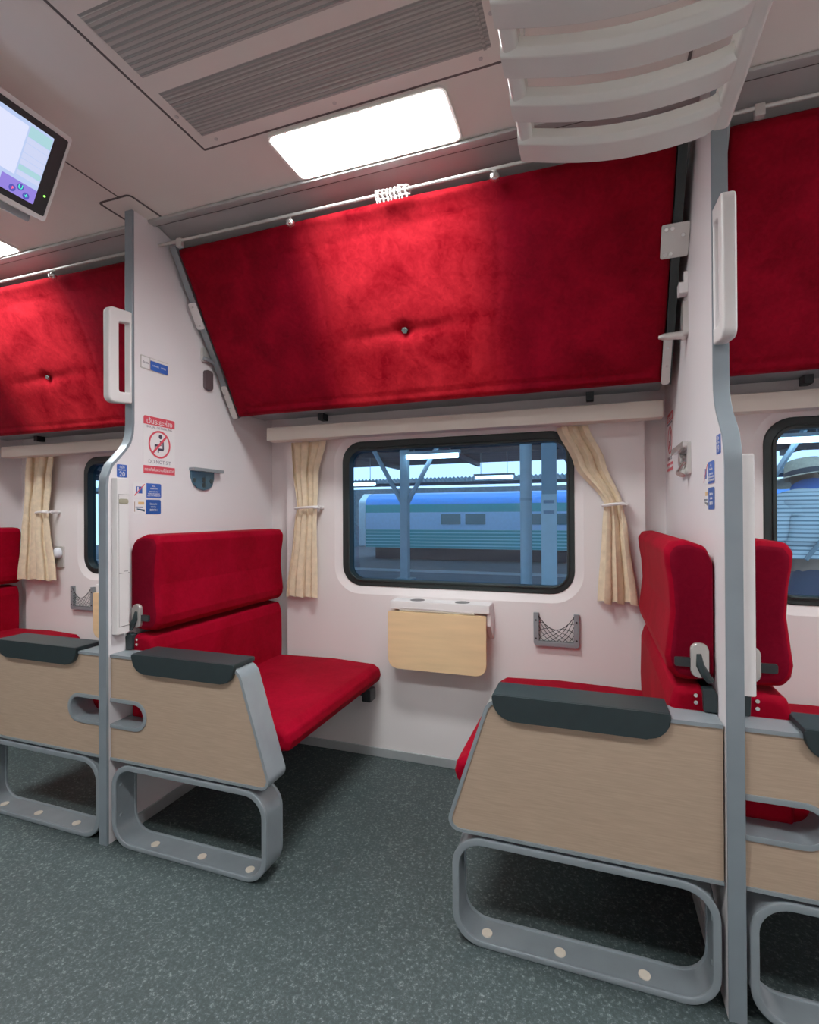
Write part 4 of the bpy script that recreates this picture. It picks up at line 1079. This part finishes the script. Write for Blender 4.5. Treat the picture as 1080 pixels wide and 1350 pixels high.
for z in (1.26, 1.10): MB().box(-0.70, -0.54, 8.112, 8.121, z, z + 0.05).build('sign_bar', mat('pillar_mark', (0.12, 0.2, 0.3), 0.5), q)

# person on the platform outside the right window (seen from behind)
def skin_mesh(name, m, parent, verts, edges, radii, sub=2, root=0):
    me = bpy.data.meshes.new(name); o0 = world_origin(parent)
    me.from_pydata([tuple(Vector(v) - o0) for v in verts], edges, [])
    o = bpy.data.objects.new(name, me); COL.objects.link(o); o.parent = parent
    md = o.modifiers.new('skin', 'SKIN'); md.use_smooth_shade = True
    sv = me.skin_vertices[0].data
    for i, rr in enumerate(radii): sv[i].radius = rr if isinstance(rr, tuple) else (rr, rr); sv[i].use_root = (i == root)
    s2 = o.modifiers.new('sub', 'SUBSURF'); s2.levels = sub; s2.render_levels = sub
    me.materials.append(m); return o
px, py = 1.235, 3.62
pr = thing('person', 'person outside the right window in a striped shirt and brimmed straw hat, seen from behind', 'person', (px, py, PZ))
Z = lambda h: PZ + h * 1.045
skinm = mat('skin_tone', (0.36, 0.20, 0.13), 0.55, var=0.05)
BV = [(px, py, Z(.92)), (px, py + .01, Z(1.12)), (px, py + .03, Z(1.34)), (px, py + .06, Z(1.50)), (px, py + .10, Z(1.575)), (px, py + .19, Z(1.645)), (px, py + .22, Z(1.71)),
      (px - .17, py + .02, Z(1.49)), (px - .235, py - .01, Z(1.23)), (px - .225, py + .08, Z(1.02)), (px - .21, py + .12, Z(.94)),
      (px + .17, py + .02, Z(1.49)), (px + .235, py - .01, Z(1.23)), (px + .225, py + .08, Z(1.02)), (px + .21, py + .12, Z(.94)),
      (px - .09, py, Z(.86)), (px - .10, py + .02, Z(.48)), (px - .10, py - .02, Z(.09)), (px - .10, py + .12, Z(.04)),
      (px + .09, py, Z(.86)), (px + .10, py + .02, Z(.48)), (px + .10, py - .02, Z(.09)), (px + .10, py + .12, Z(.04))]
BE = [(0,1),(1,2),(2,3),(3,4),(4,5),(5,6),(3,7),(7,8),(8,9),(9,10),(3,11),(11,12),(12,13),(13,14),(0,15),(15,16),(16,17),(17,18),(0,19),(19,20),(20,21),(21,22)]
BR = [(.14,.10),(.13,.10),(.15,.105),(.13,.09),.052,.085,.07,.058,.044,.036,.026,.058,.044,.036,.026,.085,.058,.040,.035,.085,.058,.040,.035]
skin_mesh('body', skinm, pr, BV, BE, BR)
def finger_chain(side):
    bx, by, bz = px + side * .21, py + .12, Z(.94)
    vs = [(bx, by, bz), (bx, by + .02, bz - .05)]; es = [(0, 1)]; rr = [.020, .022]
    for k, (dx, L) in enumerate(((-.024, .055), (-.008, .068), (.008, .064), (.022, .05))):
        i = len(vs); vs += [(bx + dx * .6, by + .028, bz - .075), (bx + dx, by + .040, bz - .075 - L * .5), (bx + dx, by + .034, bz - .075 - L)]; es += [(1, i), (i, i+1), (i+1, i+2)]; rr += [.0095, .009, .0075]
    i = len(vs); vs += [(bx - side * .028, by + .035, bz - .045), (bx - side * .036, by + .05, bz - .075)]; es += [(0, i), (i, i+1)]; rr += [.010, .008]
    return skin_mesh('hand', skinm, pr, vs, es, rr, sub=1)
finger_chain(-1); finger_chain(1)
shirt_m = stripe_mat('striped_shirt', (0.62, 0.66, 0.66), (0.16, 0.22, 0.26), 42, 'Z', 0.66, 0.8)
SVi = [1, 2, 3, 7, 8, 11, 12]
SV = [(px, py + .01, Z(1.30)), (px, py + .01, Z(1.35)), (px, py + .03, Z(1.42)), (px, py + .045, Z(1.52)), (px, py + .08, Z(1.565)),
      (px - .17, py + .02, Z(1.50)), (px - .225, py, Z(1.30)), (px - .245, py + .0, Z(1.13)), (px + .17, py + .02, Z(1.50)), (px + .225, py, Z(1.30)), (px + .245, py + .0, Z(1.13))]
SE = [(0,1),(1,2),(2,3),(3,4),(3,5),(5,6),(6,7),(3,8),(8,9),(9,10)]
SR = [(.178,.13),(.178,.13),(.175,.125),(.15,.105),.070,.085,.078,.075,.085,.078,.075]
skin_mesh('shirt', shirt_m, pr, SV, SE, SR, root=1)
TV = [(px, py + .01, Z(1.22)), (px, py, Z(.95)), (px - .095, py, Z(.84)), (px - .10, py + .02, Z(.48)), (px - .10, py, Z(.10)), (px + .095, py, Z(.84)), (px + .10, py + .02, Z(.48)), (px + .10, py, Z(.10))]
skin_mesh('trousers', mat('navy_cloth', (0.012, 0.03, 0.065), 0.8), pr, TV, [(0,1),(1,2),(2,3),(3,4),(1,5),(5,6),(6,7)], [(.165,.125),(.18,.135),.105,.08,.07,.105,.08,.07], root=1)
for s in (-1, 1):
    q = MB(); q.prism(rrect(px + s*.10 - .05, px + s*.10 + .05, py - .07, py + .19, .045, 5), PZ + 0.001, PZ + .085, axis='z', bev=0.02, which='b'); q.build('shoe', M['black'], pr)
q = MB(); q.tube([(px, py + .075, Z(1.535)), (px, py + .12, Z(1.60))], .075, 16, rs=[.105, .095]); q.build('neckerchief', mat('blue_cloth', (0.03, 0.13, 0.45), 0.8), pr)
hc = Vector((px, py + .16, PZ + 1.725)); tilt = Matrix.Translation(hc) @ Matrix.Rotation(math.radians(-10), 4, 'X') @ Matrix.Rotation(math.radians(-5), 4, 'Y')
straw = mat('straw', (0.60, 0.50, 0.36), 0.8, var=0.12, scale=60)
def lathe(prof, n=32, ov=1.15):
    m_ = MB(); m_.grid(lambda u, v: (0, 0, 0), 1, 1); m_.b.clear()
    rings = [[m_.b.verts.new((rr * math.cos(2*PI*k/n), rr * ov * math.sin(2*PI*k/n), zz)) for k in range(n)] for rr, zz in prof]
    for A, B_ in zip(rings, rings[1:]):
        for k in range(n): m_.face([A[k], A[(k+1) % n], B_[(k+1) % n], B_[k]])
    m_.face(rings[-1]); return m_
h = lathe([(.195, -.012), (.188, -.004), (.135, .004), (.108, .010), (.104, .05), (.098, .095), (.085, .115), (.05, .112), (.01, .105)]); h.xform(tilt); hat = h.build('hat', straw, pr, ang=60)
h = lathe([(.110, .012), (.1085, .016), (.107, .045), (.105, .047)]); h.xform(tilt); h.build('hat_band', mat('hat_band', (0.04, 0.04, 0.05), 0.7), hat)
q = MB(); q.tube([(px + .16, py - .08, Z(1.53)), (px + .05, py - .115, Z(1.40)), (px - .10, py - .13, Z(1.20))], .012, 6); q.build('bag_strap', mat('grey_strap', (0.20, 0.24, 0.26), 0.8), pr)

# ------------------------------------------------------------------ world, camera
w = bpy.data.worlds.new('world'); SC.world = w; w.use_nodes = True
bg = w.node_tree.nodes['Background']; bg.inputs[0].default_value = (0.78, 0.88, 1.0, 1); bg.inputs[1].default_value = 2.0

F = 680.0; YAW = math.radians(19.5); PIT = math.radians(0.28); ROL = math.radians(-0.30)
cy, sy = math.cos(YAW), math.sin(YAW)
fw = Vector((-sy * math.cos(PIT), cy * math.cos(PIT), math.sin(PIT))); rt = Vector((cy, sy, 0)); up_ = rt.cross(fw)
rt, up_ = rt * math.cos(ROL) + up_ * math.sin(ROL), -rt * math.sin(ROL) + up_ * math.cos(ROL)
cam = bpy.data.cameras.new('camera'); cam.sensor_fit = 'HORIZONTAL'; cam.sensor_width = 36; cam.lens = 36 * F / 1080; cam.clip_start = 0.02
co = bpy.data.objects.new('camera', cam); COL.objects.link(co)
mw = Matrix.Identity(4)
for i, v in enumerate((rt, up_, -fw)):
    for j in range(3): mw[j][i] = v[j]
mw.translation = Vector((0, 0, 1.10)); co.matrix_world = mw
SC.camera = co
SC.view_settings.view_transform = 'Standard'; SC.view_settings.look = 'None'; SC.view_settings.exposure = 0.0; SC.view_settings.gamma = 1.14
SC.cycles.use_denoising = True
SC.cycles.max_bounces = 10; SC.cycles.diffuse_bounces = 6; SC.cycles.glossy_bounces = 4; SC.cycles.transparent_max_bounces = 8
SC.cycles.sample_clamp_indirect = 6.0
SC.cycles.caustics_reflective = False; SC.cycles.caustics_refractive = False
